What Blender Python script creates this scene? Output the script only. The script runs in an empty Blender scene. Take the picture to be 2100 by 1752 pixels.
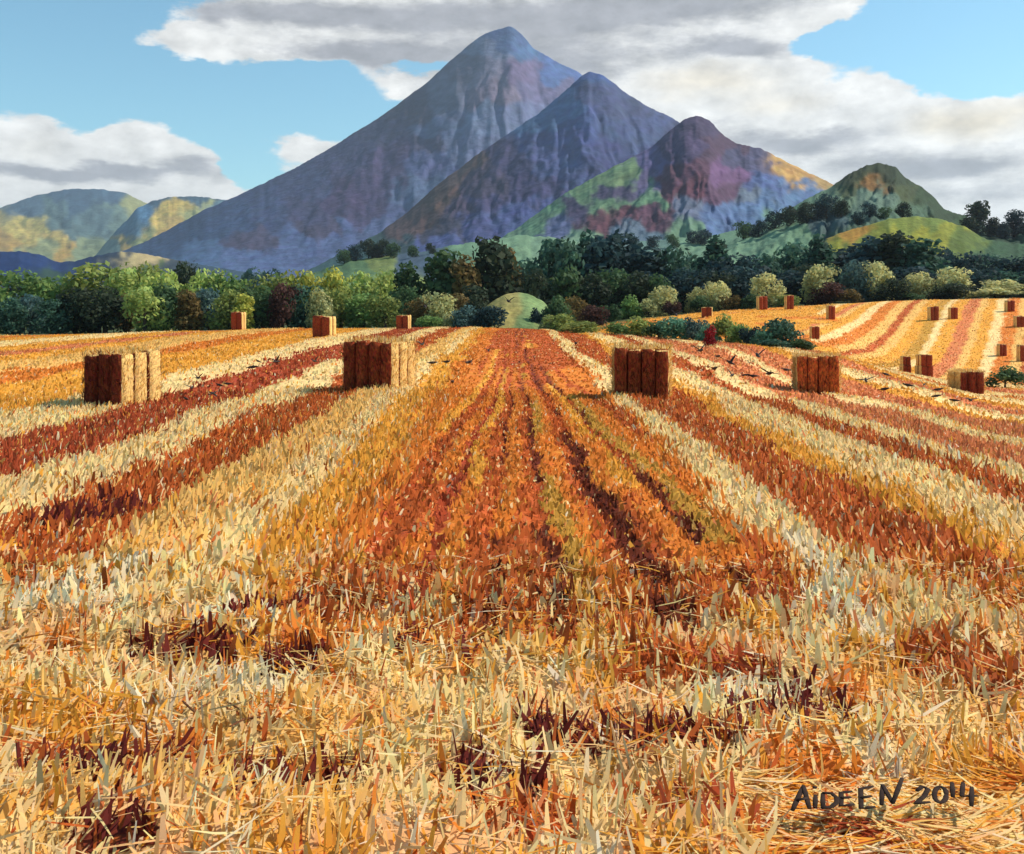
import bpy, bmesh, math, random
import numpy as np
from mathutils import Vector, Matrix

random.seed(7)
RNG = np.random.default_rng(11)

# ------------------------------------------------------------------ camera, sky, sun, exposure
F, CX, HZ, EYE = 2017.0, 1050.0, 640.0, 2.6        # focal length, centre and horizon on a 2100 wide picture; eye height
scene = bpy.context.scene
cam_d = bpy.data.cameras.new('camera')
cam_d.sensor_width = 36.0
cam_d.lens = 36.0 * F / 2100.0
cam_d.shift_y = -(876.0 - HZ) / 2100.0
cam_d.clip_start = 0.1
cam_d.clip_end = 30000.0
cam = bpy.data.objects.new('camera', cam_d)
cam.location = (0, 0, EYE)
cam.rotation_euler = (math.radians(90), 0, 0)
scene.collection.objects.link(cam)
scene.camera = cam

SUN_EL, SUN_AZ = math.radians(44), math.radians(13)   # azimuth from +X towards +Y
SUN_DIR = Vector((math.cos(SUN_EL) * math.cos(SUN_AZ), math.cos(SUN_EL) * math.sin(SUN_AZ), math.sin(SUN_EL)))
sun_d = bpy.data.lights.new('sun', 'SUN')
sun_d.energy = 4.2
sun_d.angle = math.radians(0.6)
sun_d.color = (1.0, 0.93, 0.82)
sun = bpy.data.objects.new('sun', sun_d)
sun.rotation_euler = SUN_DIR.to_track_quat('Z', 'Y').to_euler()
scene.collection.objects.link(sun)

scene.view_settings.view_transform = 'Standard'
scene.view_settings.look = 'None'
scene.view_settings.gamma = 1.0
scene.view_settings.use_curve_mapping = False
scene.view_settings.exposure = 0.36
scene.cycles.max_bounces = 5
scene.cycles.diffuse_bounces = 3
scene.cycles.transmission_bounces = 3
scene.cycles.transparent_max_bounces = 4


def build_world():
    w = bpy.data.worlds.new('World')
    scene.world = w
    w.use_nodes = True
    w.cycles.sampling_method = 'MANUAL'
    w.cycles.sample_map_resolution = 512
    nt = w.node_tree
    N, L = nt.nodes, nt.links
    N.clear()
    out = N.new('ShaderNodeOutputWorld')
    bg = N.new('ShaderNodeBackground')
    bg.inputs['Strength'].default_value = SKY_STRENGTH
    L.new(bg.outputs[0], out.inputs[0])
    sky = N.new('ShaderNodeTexSky')
    sky.sky_type = 'NISHITA'
    sky.sun_disc = False
    sky.sun_elevation = SUN_EL
    sky.sun_rotation = math.atan2(SUN_DIR.x, SUN_DIR.y)
    sky.ozone_density = 1.6
    sky.air_density = 1.0
    sky.dust_density = 0.1

    def math_(op, a, b=None, c=None, clamp=False):
        n = N.new('ShaderNodeMath'); n.operation = op; n.use_clamp = clamp
        for i, v in enumerate((a, b, c)):
            if v is None: continue
            if isinstance(v, (int, float)): n.inputs[i].default_value = v
            else: L.new(v, n.inputs[i])
        return n.outputs[0]

    def vmath(op, a, b=None):
        n = N.new('ShaderNodeVectorMath'); n.operation = op
        for i, v in enumerate((a, b)):
            if v is None: continue
            if isinstance(v, tuple): n.inputs[i].default_value = v
            else: L.new(v, n.inputs[i])
        return n.outputs['Value'] if op == 'DOT_PRODUCT' else n.outputs[0]

    tc = N.new('ShaderNodeTexCoord')
    sep = N.new('ShaderNodeSeparateXYZ'); L.new(tc.outputs['Generated'], sep.inputs[0])
    az = math_('ARCTAN2', sep.outputs[0], sep.outputs[1])
    el = math_('ARCSINE', sep.outputs[2])
    com = N.new('ShaderNodeCombineXYZ'); L.new(az, com.inputs[0]); L.new(el, com.inputs[1])

    def noise(scale, detail, vec, seed, rough=0.55):
        n = N.new('ShaderNodeTexNoise'); n.noise_dimensions = '3D'
        n.inputs['Scale'].default_value = scale; n.inputs['Detail'].default_value = detail
        n.inputs['Roughness'].default_value = rough
        v = vmath('ADD', vec, (seed, seed * .7, seed * 1.3))
        L.new(v, n.inputs['Vector'])
        return n
    # clouds lie in flat layers: stretch sideways
    stretched = vmath('MULTIPLY', com.outputs[0], (1.0, 2.3, 1.0))
    n1 = noise(9.0, 6, stretched, 3.1)
    n2 = noise(26.0, 5, stretched, 8.4)
    w1 = vmath('MULTIPLY', vmath('SUBTRACT', n1.outputs['Color'], (.5, .5, .5)), (.075, .034, 0))
    w2 = vmath('MULTIPLY', vmath('SUBTRACT', n2.outputs['Color'], (.5, .5, .5)), (.03, .016, 0))
    p = vmath('ADD', vmath('ADD', com.outputs[0], w1), w2)

    def ang(px, py):
        a = math.atan((px - CX) / F)
        return a, math.atan((HZ - py) / F * math.cos(a))

    def blobs(lst):
        acc = None
        for px, py, rx, ry, amp in lst:
            a, e = ang(px, py)
            d = vmath('MULTIPLY', vmath('SUBTRACT', p, (a, e, 0)), (F / rx, F / ry, 0))
            q = vmath('DOT_PRODUCT', d, d)
            g = math_('POWER', 2.0, math_('MULTIPLY', q, -1.0))
            acc = math_('MULTIPLY', g, amp) if acc is None else math_('MULTIPLY_ADD', g, amp, acc)
        return acc
    cover = blobs([
        (370, 82, 190, 30, .9), (680, 60, 260, 60, 1.), (960, 60, 260, 75, 1.), (1350, 40, 380, 90, 1.2), (1680, 20, 170, 34, .9),
        (1330, 165, 270, 120, 1.1), (1560, 190, 220, 60, .9), (1600, 290, 300, 70, 1.), (1900, 340, 330, 75, 1.1),
        (2000, 235, 120, 48, .9), (1790, 240, 60, 45, .55), (275, 285, 75, 60, 1.1), (50, 290, 95, 66, 1.1), (390, 345, 110, 32, .9), (170, 345, 200, 40, .8),
        (230, 405, 420, 24, 1.1), (640, 300, 120, 36, .85), (830, 190, 130, 34, .85), (560, 410, 200, 24, .7), (2000, 440, 300, 70, 1.),
        (1740, 130, 130, 60, .38),
        (560, 190, 340, 44, -.7), (90, 120, 150, 90, -.6), (1900, 90, 200, 95, -.9), (480, 250, 130, 30, -.4), (2060, 150, 70, 40, -.5),
        (180, 30, 150, 40, -.5), (175, 255, 45, 34, -.5), (520, 330, 40, 60, -.9), (930, 140, 110, 15, -1.1), (760, 240, 150, 30, -.6), (700, 165, 60, 20, -.5), (1690, 160, 60, 26, -.5), (1720, 85, 110, 22, -1.), (1960, 20, 170, 60, -.8)])
    gray = blobs([
        (640, 35, 230, 26, .9), (760, 118, 150, 20, 1.), (1300, 18, 330, 30, 1.), (1060, 120, 160, 60, .45), (1250, 130, 200, 60, .4),
        (1540, 95, 90, 18, .7), (1660, 275, 150, 24, .6), (1560, 240, 160, 12, .4), (1900, 330, 200, 22, .5), (2000, 390, 220, 20, .5), (1560, 300, 140, 18, .4), (1480, 185, 160, 30, -.7), (1700, 235, 120, 20, -.6),
        (170, 352, 190, 13, .9), (420, 345, 60, 12, .5), (1950, 345, 120, 14, .5)])
    warm = blobs([(1450, 165, 150, 26, .8), (2010, 245, 110, 34, 1.), (1610, 215, 90, 24, .6), (60, 290, 80, 40, .3)])
    base = N.new('ShaderNodeTexNoise'); base.inputs['Scale'].default_value = 3.2; base.inputs['Detail'].default_value = 5
    L.new(stretched, base.inputs['Vector'])
    fld = math_('ADD', cover, math_('MULTIPLY', math_('SUBTRACT', base.outputs['Fac'], .5), .5))
    n4 = noise(34.0, 6, stretched, 1.7, .65)
    fld = math_('ADD', fld, math_('MULTIPLY', math_('SUBTRACT', n4.outputs['Fac'], .5), .75))
    ramp = N.new('ShaderNodeMapRange'); ramp.interpolation_type = 'SMOOTHSTEP'
    ramp.inputs['From Min'].default_value = .31; ramp.inputs['From Max'].default_value = .60
    L.new(fld, ramp.inputs['Value'])
    # soft streaks inside the clouds
    n3 = noise(16.0, 7, vmath('MULTIPLY', com.outputs[0], (1.0, 3.0, 1.0)), 5.5, .68)
    g2 = math_('ADD', gray, math_('MULTIPLY', math_('SUBTRACT', n3.outputs['Fac'], .5), 1.1))
    gr = N.new('ShaderNodeMapRange'); gr.interpolation_type = 'SMOOTHSTEP'
    gr.inputs['From Min'].default_value = .05; gr.inputs['From Max'].default_value = .75
    L.new(g2, gr.inputs['Value'])

    def mix(fac, a, b):
        m = N.new('ShaderNodeMix'); m.data_type = 'RGBA'
        L.new(fac, m.inputs[0])
        for i, v in ((6, a), (7, b)):
            if isinstance(v, tuple): m.inputs[i].default_value = v
            else: L.new(v, m.inputs[i])
        return m.outputs[2]
    k = 1.0 / SKY_STRENGTH
    white = tuple(c * k for c in (.74, .74, .72)) + (1,)
    grey = tuple(c * k for c in (.34, .345, .37)) + (1,)
    cream = tuple(c * k for c in (.72, .63, .46)) + (1,)
    wf = N.new('ShaderNodeMapRange'); wf.inputs['From Min'].default_value = .2; wf.inputs['From Max'].default_value = 1.0
    wf.inputs['To Max'].default_value = .75
    L.new(warm, wf.inputs['Value'])
    cl = mix(wf.outputs[0], white, cream)
    cl = mix(gr.outputs[0], cl, grey)
    puff = vmath('MULTIPLY', com.outputs[0], (1.0, 1.7, 1.0))
    a5 = noise(22.0, 5, puff, 2.2, .6); b5 = noise(22.0, 5, vmath('ADD', puff, (.016, .022, 0)), 2.2, .6)
    rel = math_('MULTIPLY_ADD', math_('SUBTRACT', a5.outputs['Fac'], b5.outputs['Fac']), .75, 1.0)
    sc = N.new('ShaderNodeVectorMath'); sc.operation = 'SCALE'; L.new(cl, sc.inputs[0]); L.new(rel, sc.inputs['Scale'])
    cl = sc.outputs[0]
    # the clear sky
    tint = N.new('ShaderNodeMix'); tint.data_type = 'RGBA'; tint.blend_type = 'MULTIPLY'; tint.inputs[0].default_value = 1.0
    L.new(sky.outputs[0], tint.inputs[6]); tint.inputs[7].default_value = SKY_TINT
    fac = math_('MULTIPLY', ramp.outputs[0], .96)
    L.new(mix(fac, tint.outputs[2], cl), bg.inputs['Color'])


SKY_TINT = (.67, .91, .84, 1)
SKY_STRENGTH = .15
build_world()

# ------------------------------------------------------------------ helpers
COL = scene.collection


def lin(c, k=1.0):
    return tuple(((v / 255.0) / 12.92 if v / 255.0 <= .04045 else ((v / 255.0 + .055) / 1.055) ** 2.4) * k for v in c)


def uni(px, py, d):
    """point seen at a picture position, d metres ahead"""
    return Vector(((px - CX) / F * d, d, EYE - (py - HZ) / F * d))


def tag(o, label=None, cat=None, group=None, kind=None):
    if label: o['label'] = label
    if cat: o['category'] = cat
    if group: o['group'] = group
    if kind: o['kind'] = kind
    return o


def link(o, parent=None):
    COL.objects.link(o)
    if parent is not None: o.parent = parent
    return o


def empty(name, loc, rz=0, scale=1):
    o = bpy.data.objects.new(name, None)
    o.location = loc; o.rotation_euler = (0, 0, rz)
    if scale != 1: o.scale = (scale,) * 3
    o.empty_display_size = .2
    return link(o)


def _hash(ix, iy, seed):
    h = (ix.astype(np.int64) * 374761393 + iy.astype(np.int64) * 668265263 + seed * 1442695041) & 0xFFFFFFFF
    h = ((h ^ (h >> 13)) * 1274126177) & 0xFFFFFFFF
    h = h ^ (h >> 16)
    return (h & 0xFFFF) / 65535.0


def vnoise(x, y, seed=0):
    x = np.asarray(x, float); y = np.asarray(y, float)
    ix, iy = np.floor(x), np.floor(y)
    fx, fy = x - ix, y - iy
    fx = fx * fx * (3 - 2 * fx); fy = fy * fy * (3 - 2 * fy)
    a = _hash(ix, iy, seed); b = _hash(ix + 1, iy, seed); c = _hash(ix, iy + 1, seed); d = _hash(ix + 1, iy + 1, seed)
    return (a * (1 - fx) + b * fx) * (1 - fy) + (c * (1 - fx) + d * fx) * fy


def fbm(x, y, seed=0, octv=4):
    t, a, s = 0, .5, 0
    for o in range(octv):
        t = t + a * vnoise(x * 2 ** o, y * 2 ** o, seed + o * 17); s += a; a *= .5
    return t / s                                   # 0..1


def sstep(x, a, b):
    t = np.clip((x - a) / (b - a), 0, 1)
    return t * t * (3 - 2 * t)


def fast_mesh(name, verts, faces, nside, col=None, smooth=False):
    """verts (n,3), faces (m,nside) -> mesh; col (n,3) as point colours"""
    me = bpy.data.meshes.new(name)
    verts = np.ascontiguousarray(verts, np.float32); faces = np.ascontiguousarray(faces, np.int32)
    me.vertices.add(len(verts)); me.vertices.foreach_set('co', verts.ravel())
    me.loops.add(faces.size); me.loops.foreach_set('vertex_index', faces.ravel())
    me.polygons.add(len(faces)); me.polygons.foreach_set('loop_start', np.arange(0, faces.size, nside, dtype=np.int32))
    if smooth: me.polygons.foreach_set('use_smooth', np.ones(len(faces), bool))
    me.update(calc_edges=True)
    if col is not None:
        at = me.color_attributes.new('tone', 'FLOAT_COLOR', 'POINT')
        c4 = np.ones((len(verts), 4), np.float32); c4[:, :3] = col
        at.data.foreach_set('color', c4.ravel())
    return me


def grid_faces(nr, nc):
    r, c = np.meshgrid(np.arange(nr - 1), np.arange(nc - 1), indexing='ij')
    a = (r * nc + c).ravel()
    return np.stack([a, a + 1, a + nc + 1, a + nc], 1)


def material(name, rough=.9, attr=False, objcol=False, color=(.5, .5, .5), nscale=None, namp=.25, bump=0, bscale=None, transl=0, spec=.15, hue=None, up=0):
    m = bpy.data.materials.new(name); m.use_nodes = True
    nt = m.node_tree; N, L = nt.nodes, nt.links
    b = N['Principled BSDF']; b.inputs['Roughness'].default_value = rough
    b.inputs['Specular IOR Level'].default_value = spec
    src = None
    if attr:
        a = N.new('ShaderNodeAttribute'); a.attribute_name = 'tone'; src = a.outputs['Color']
    if objcol:
        oi = N.new('ShaderNodeObjectInfo')
        if src is None: src = oi.outputs['Color']
        else:
            mm = N.new('ShaderNodeMix'); mm.data_type = 'RGBA'; mm.blend_type = 'MULTIPLY'; mm.inputs[0].default_value = 1
            L.new(src, mm.inputs[6]); L.new(oi.outputs['Color'], mm.inputs[7]); src = mm.outputs[2]
    if src is None:
        r = N.new('ShaderNodeRGB'); r.outputs[0].default_value = (*color, 1); src = r.outputs[0]
    tc = N.new('ShaderNodeTexCoord')
    if nscale:
        nz = N.new('ShaderNodeTexNoise'); nz.inputs['Detail'].default_value = 5; nz.inputs['Roughness'].default_value = .62
        if isinstance(nscale, tuple):
            mp = N.new('ShaderNodeMapping'); mp.inputs['Scale'].default_value = nscale
            L.new(tc.outputs['Object'], mp.inputs[0]); L.new(mp.outputs[0], nz.inputs['Vector']); nz.inputs['Scale'].default_value = 1
        else:
            L.new(tc.outputs['Object'], nz.inputs['Vector']); nz.inputs['Scale'].default_value = nscale
        mr = N.new('ShaderNodeMapRange'); mr.inputs['From Min'].default_value = .3; mr.inputs['From Max'].default_value = .7
        mr.inputs['To Min'].default_value = 1 - namp; mr.inputs['To Max'].default_value = 1 + namp
        L.new(nz.outputs['Fac'], mr.inputs['Value'])
        hs = N.new('ShaderNodeHueSaturation'); L.new(mr.outputs[0], hs.inputs['Value']); L.new(src, hs.inputs['Color'])
        if hue:
            hr = N.new('ShaderNodeMapRange'); hr.inputs['From Min'].default_value = .3; hr.inputs['From Max'].default_value = .7
            hr.inputs['To Min'].default_value = .5 - hue; hr.inputs['To Max'].default_value = .5 + hue
            nz2 = N.new('ShaderNodeSeparateColor'); L.new(nz.outputs['Color'], nz2.inputs[0])
            L.new(nz2.outputs[1], hr.inputs['Value']); L.new(hr.outputs[0], hs.inputs['Hue'])
        src = hs.outputs[0]
        if bump:
            bn = N.new('ShaderNodeBump'); bn.inputs['Strength'].default_value = bump
            bz = nz
            if bscale:
                bz = N.new('ShaderNodeTexNoise'); bz.inputs['Detail'].default_value = 6; bz.inputs['Scale'].default_value = bscale
                L.new(tc.outputs['Object'], bz.inputs['Vector'])
            bn.inputs['Distance'].default_value = 1.0 / (bscale or (nscale if not isinstance(nscale, tuple) else 5)) * .5
            L.new(bz.outputs['Fac'], bn.inputs['Height']); L.new(bn.outputs[0], b.inputs['Normal'])
    L.new(src, b.inputs['Base Color'])
    if up:                                           # blades stand in a thick mat: light them as its upper side
        ge = N.new('ShaderNodeNewGeometry')
        mv = N.new('ShaderNodeMix'); mv.data_type = 'VECTOR'; mv.inputs[0].default_value = up
        L.new(ge.outputs['Normal'], mv.inputs[4]); mv.inputs[5].default_value = (0, 0, 1)
        nn = N.new('ShaderNodeVectorMath'); nn.operation = 'NORMALIZE'; L.new(mv.outputs[1], nn.inputs[0])
        L.new(nn.outputs[0], b.inputs['Normal'])
    if transl:
        t = N.new('ShaderNodeBsdfTranslucent'); L.new(src, t.inputs['Color'])
        ms = N.new('ShaderNodeMixShader'); ms.inputs[0].default_value = transl
        L.new(b.outputs[0], ms.inputs[1]); L.new(t.outputs[0], ms.inputs[2])
        L.new(ms.outputs[0], N['Material Output'].inputs['Surface'])
    return m


M_GROUND = material('field_ground', attr=True, nscale=3.0, namp=.22, bump=.5, bscale=9, hue=.012)
M_HILL = material('hillside', attr=True, nscale=.035, namp=.22, bump=.4, bscale=.05, hue=.015)
M_NEARHILL = material('meadow', attr=True, nscale=.8, namp=.3, bump=.6, bscale=1.6, hue=.012)
M_STRAW = material('straw_blade', attr=True, rough=.8, transl=.38, spec=.12, up=.62)
M_LEAF = material('leaf_clump', attr=True, objcol=True, rough=.75, transl=.42, spec=.2)
M_BARK = material('bark', color=(.06, .045, .032), nscale=6, namp=.3)
M_BALE_SHADED = material('bale_shaded_straw', objcol=True, nscale=(16, 16, 9), namp=.6, bump=.8, bscale=26, hue=.02)  # bale straw with the shade of the fronts painted into its colour
M_BALE_LIT = material('bale_lit_straw', color=lin((228, 184, 112)), nscale=(16, 16, 12), namp=.32, bump=.8, bscale=26, hue=.015)  # the same straw painted as sunlit, for sides and top
M_BIRD = material('dark_feather', color=(.045, .028, .02), nscale=14, namp=.4, rough=.6)
M_TWIG = material('dark_twig', color=(.035, .018, .012), nscale=30, namp=.4)
M_BROWNTWIG = material('brown_twig', color=(.16, .055, .02), nscale=30, namp=.4)

# ------------------------------------------------------------------ terrain
TU = np.array([-1.3, -.75, -.5, -.27, -.1, 0, .06, .1, .2, .3, .4, .5, .75, 1.3])
TD = np.array([0, 12, 25, 40, 60, 75, 90, 100, 125, 140, 180, 260, 500.])
TZ = np.array([
    [0, 0, .02, .10, .25, .30, .20, .10, -.40, -.80, -1.0, 0, 0],
    [0, 0, .02, .10, .25, .30, .20, .10, -.40, -.80, -1.0, 0, 0],
    [0, 0, .02, .12, .30, .36, .30, .20, -.30, -.60, -.80, 0, 0],
    [0, 0, .12, .35, .65, .82, .84, .75, .20, -.20, -.50, 0, 0],
    [0, .02, .20, .50, .85, 1.0, 1.02, .95, .40, 0, -.30, 0, 0],
    [0, .03, .20, .50, .85, 1.05, 1.08, .95, .40, 0, -.30, 0, 0],
    [0, 0, .12, .40, .70, .82, .70, .45, .30, .30, .20, .5, 1],
    [0, 0, .10, .35, .68, .80, .50, .50, 1.2, 1.5, 1.6, 1.5, 2],
    [0, -.02, 0, .20, .62, .40, .40, .90, 2.55, 2.7, 3.2, 4, 5],
    [0, -.05, -.15, -.33, .22, -.35, .37, 1.3, 3.34, 3.5, 4.5, 7, 8],
    [0, -.08, -.30, -.60, -1.3, -2.0, -1.6, -.1, 3.96, 4.2, 5.5, 9, 10],
    [0, -.10, -.55, -1.3, -2.35, -2.8, -2.1, -.3, 4.3, 4.6, 6, 10, 12],
    [0, -.10, -.6, -1.4, -2.5, -2.9, -2.1, -.3, 4.4, 4.8, 6, 10, 12],
    [0, -.10, -.6, -1.4, -2.5, -2.9, -2.1, -.3, 4.4, 4.8, 6, 10, 12]])


def hermite(xk, yk, x):
    """smooth monotone-ish interpolation along axis 0 of yk"""
    h = np.diff(xk); dl = np.diff(yk, axis=0) / h.reshape(-1, *([1] * (yk.ndim - 1)))
    m = np.zeros_like(yk)
    m[1:-1] = np.where(dl[:-1] * dl[1:] > 0, 2 * dl[:-1] * dl[1:] / (dl[:-1] + dl[1:] + 1e-12), 0)
    m[0], m[-1] = dl[0], dl[-1]
    i = np.clip(np.searchsorted(xk, x) - 1, 0, len(xk) - 2)
    sh = (-1, *([1] * (yk.ndim - 1)))
    t = ((x - xk[i]) / h[i]).reshape(sh); hh = h[i].reshape(sh)
    return (yk[i] * (2 * t ** 3 - 3 * t ** 2 + 1) + m[i] * hh * (t ** 3 - 2 * t ** 2 + t)
            + yk[i + 1] * (-2 * t ** 3 + 3 * t ** 2) + m[i + 1] * hh * (t ** 3 - t ** 2))


GU = np.linspace(-1.3, 1.3, 521); GD = np.linspace(0, 500, 1001)
_tmp = hermite(TD, TZ.T.copy(), GD)                 # (nd, nu)
GZ = hermite(TU, _tmp.T.copy(), GU)                 # (nu, nd)

# swaths run straight away from the eye: edges in metres across, colour name
SW = [(-14.5, 'ochre'), (-12.6, 'cream'), (-10.2, 'red'), (-7.5, 'cream'), (-5.95, 'rust'), (-4.45, 'straw'), (-3.5, 'cream'), (-2.9, 'ochre'),
      (-2.1, 'orange'), (2.75, 'cream'),
      (3.55, 'rust'), (5.15, 'ochre'), (5.75, 'cream'), (7.0, 'rust'), (7.9, 'cream'), (8.8, 'salmon'), (11.0, 'cream'), (12.0, 'salmon'),
      (14.5, 'ochre'), (16, 'cream')]
_r = random.Random(4)
lo, hi = [], []
x = -14.5
for k in range(60):
    wdt = _r.uniform(2.4, 5.5); lo.append((x - wdt, ['ochre', 'orange', 'straw', 'ochre', 'salmon', 'ochre', 'cream'][k % 7])); x -= wdt
x = 17.5
for k in range(60):
    hi.append((x, ['salmon', 'ochre', 'cream', 'orange', 'cream', 'salmon'][k % 6])); x += _r.uniform(1.5, 3.0)
SW = lo[::-1] + SW + hi
SW_X = np.array([s[0] for s in SW]); NAMES = ['cream', 'straw', 'ochre', 'orange', 'rust', 'red', 'dark', 'olive', 'salmon', 'pale', 'maroon', 'peach', 'green', 'wood']
SW_C = np.array([NAMES.index(s[1]) for s in SW]); WG_C = None
PAL = np.array([lin(c) for c in [(252, 216, 150), (244, 192, 108), (236, 168, 64), (226, 134, 52), (196, 98, 44), (182, 82, 46), (120, 54, 32),
                                 (204, 152, 62), (220, 132, 80), (254, 228, 184), (112, 44, 36), (248, 194, 132), (98, 112, 52), (44, 52, 30)]])
# stripes of the field on the far slope at the right
HS = []
x = -120.0
_seq = ['cream', 'ochre', 'salmon', 'straw', 'ochre', 'cream', 'orange', 'straw', 'rust', 'straw', 'ochre', 'olive']
k = 0
while x < 120:
    HS.append((x, _seq[k % 12])); x += _r.uniform(.8, 1.7); k += 1
# the wedge up the middle: ruts and rows that open out towards the eye
WG = [(-9, 'orange'), (-2.6, 'rust'), (-2.2, 'orange'), (-1.75, 'ochre'), (-1.45, 'rust'), (-1.1, 'orange'), (-.85, 'red'), (-.68, 'ochre'), (-.45, 'rust'), (-.2, 'dark'), (-.12, 'orange'), (.12, 'rust'),
      (.3, 'dark'), (.44, 'olive'), (.66, 'orange'), (.84, 'rust'), (1.0, 'dark'), (1.26, 'orange'), (1.45, 'ochre'), (1.72, 'dark'), (1.9, 'olive'), (2.15, 'orange'), (2.6, 'rust'), (3.0, 'orange')]
WG_X = np.array([w[0] for w in WG])


def wedge_fan(Y):
    return .52 + .62 * (1 - sstep(Y, 9, 42))


HS_X = np.array([s[0] for s in HS]); HS_C = np.array([NAMES.index(s[1]) for s in HS])


WG_C = np.array([NAMES.index(w[1]) for w in WG])


def far_slope(X, Y):
    """0..1: the second field beyond the hedge on the right"""
    u = X / np.maximum(Y, 5)
    edge = np.interp(u, [.05, .1, .2, .3, .4, .5, .8], [95, 80, 70, 63, 70, 74, 76])
    return sstep(Y, edge - 2, edge + 2) * sstep(u, .06, .10)


def windrow(X, Y):
    w = X + (fbm(X * .6, Y * .35, 5, 3) - .5) * .5
    i = np.clip(np.searchsorted(SW_X, w) - 1, 0, len(SW_X) - 1)
    return np.isin(SW_C[i], (0, 1)).astype(float)


# (px, py, half width, half height): shade beneath near straw clumps, painted as dark stalks
CLUMP_SHADE = [(90, 1592, 60, 14), (190, 1588, 60, 16), (290, 1592, 60, 18), (390, 1600, 50, 16), (490, 1605, 50, 14), (600, 1600, 60, 15), (690, 1596, 60, 13), (960, 1600, 50, 16), (1090, 1615, 40, 10),
          (290, 1345, 40, 12), (380, 1345, 60, 13), (460, 1358, 40, 11), (600, 1372, 70, 9), (840, 1345, 30, 18), (1110, 1530, 40, 14), (1200, 1538, 60, 11),
          (1300, 1532, 60, 11), (1400, 1530, 60, 10), (1490, 1528, 60, 10), (1560, 1482, 60, 10), (1640, 1478, 50, 9), (1740, 1480, 50, 9), (1670, 1450, 14, 30), (500, 1280, 40, 12),
          (590, 1265, 40, 11), (960, 1365, 14, 20), (210, 1060, 80, 16), (120, 1075, 50, 10), (1700, 1730, 60, 12), (230, 1735, 120, 9)]
_cl = []
for px, py, rx, ry in CLUMP_SHADE:
    d = EYE * F / (py - HZ)
    _cl.append(((px - CX) / F * d, d, rx / F * d, ry * d / (py - HZ) * (2.6 if py > 1450 else 1.8)))
# rust / orange patches and pale patches in the near straw
PATCH = [(1500, 1385, 130, 30, 'red'), (1350, 1390, 120, 30, 'rust'), (1250, 1300, 150, 40, 'rust'), (720, 1210, 110, 90, 'rust'), (1400, 1200, 220, 70, 'rust'),
         (1500, 1130, 120, 40, 'orange'), (700, 1330, 130, 30, 'orange'), (1960, 1360, 120, 70, 'rust'), (1440, 1680, 90, 60, 'red'), (1330, 1650, 60, 60, 'rust'),
         (1620, 1720, 90, 40, 'rust'), (1800, 1730, 60, 40, 'red'), (400, 1180, 160, 60, 'cream'), (200, 1200, 120, 70, 'pale'), (120, 1370, 130, 60, 'cream'),
         (480, 1420, 160, 40, 'pale'), (1560, 1440, 120, 40, 'pale'), (1720, 1250, 60, 90, 'pale'), (1900, 1480, 160, 60, 'cream'), (1400, 1600, 150, 40, 'cream'),
         (1000, 1500, 180, 60, 'cream'), (150, 1490, 150, 30, 'ochre'), (100, 1560, 90, 30, 'rust'), (380, 1550, 90, 24, 'orange'), (1080, 1130, 60, 90, 'orange'),
         (1150, 1050, 90, 60, 'orange'), (930, 1150, 100, 60, 'orange'), (1250, 1450, 150, 30, 'peach'), (700, 1500, 200, 40, 'straw'), (900, 1650, 140, 40, 'cream'),
         (1950, 1680, 160, 60, 'cream'), (1100, 1700, 120, 50, 'rust'), (600, 1700, 160, 40, 'straw'), (330, 1690, 90, 30, 'peach'), (1800, 1120, 120, 50, 'rust'),
         (1980, 1180, 120, 60, 'orange'), (1750, 1420, 50, 40, 'orange'), (1640, 1560, 90, 40, 'orange'), (1330, 1560, 60, 16, 'rust')]
_pt = []
for px, py, rx, ry, c in PATCH:
    d = EYE * F / (py - HZ)
    _pt.append(((px - CX) / F * d, d, rx / F * d, ry * d / (py - HZ), NAMES.index(c)))


CURVE = [(1480, 1035, 34, 20, 'cream'), (1560, 1085, 40, 24, 'cream'), (1630, 1130, 36, 30, 'pale'), (1680, 1180, 34, 44, 'pale'), (1690, 1240, 40, 44, 'pale'), (1640, 1290, 70, 22, 'cream'), (1530, 1300, 80, 16, 'cream'),
         (1590, 1190, 44, 44, 'rust'), (1560, 1235, 60, 26, 'red'), (1450, 1220, 90, 36, 'rust'), (1480, 1140, 90, 40, 'orange'), (1340, 1240, 80, 26, 'rust')]
_cv = []
for px, py, rx, ry, c in CURVE:
    d = EYE * F / (py - HZ)
    _cv.append(((px - CX) / F * d, d, rx / F * d, ry * d / (py - HZ), NAMES.index(c)))


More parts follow.
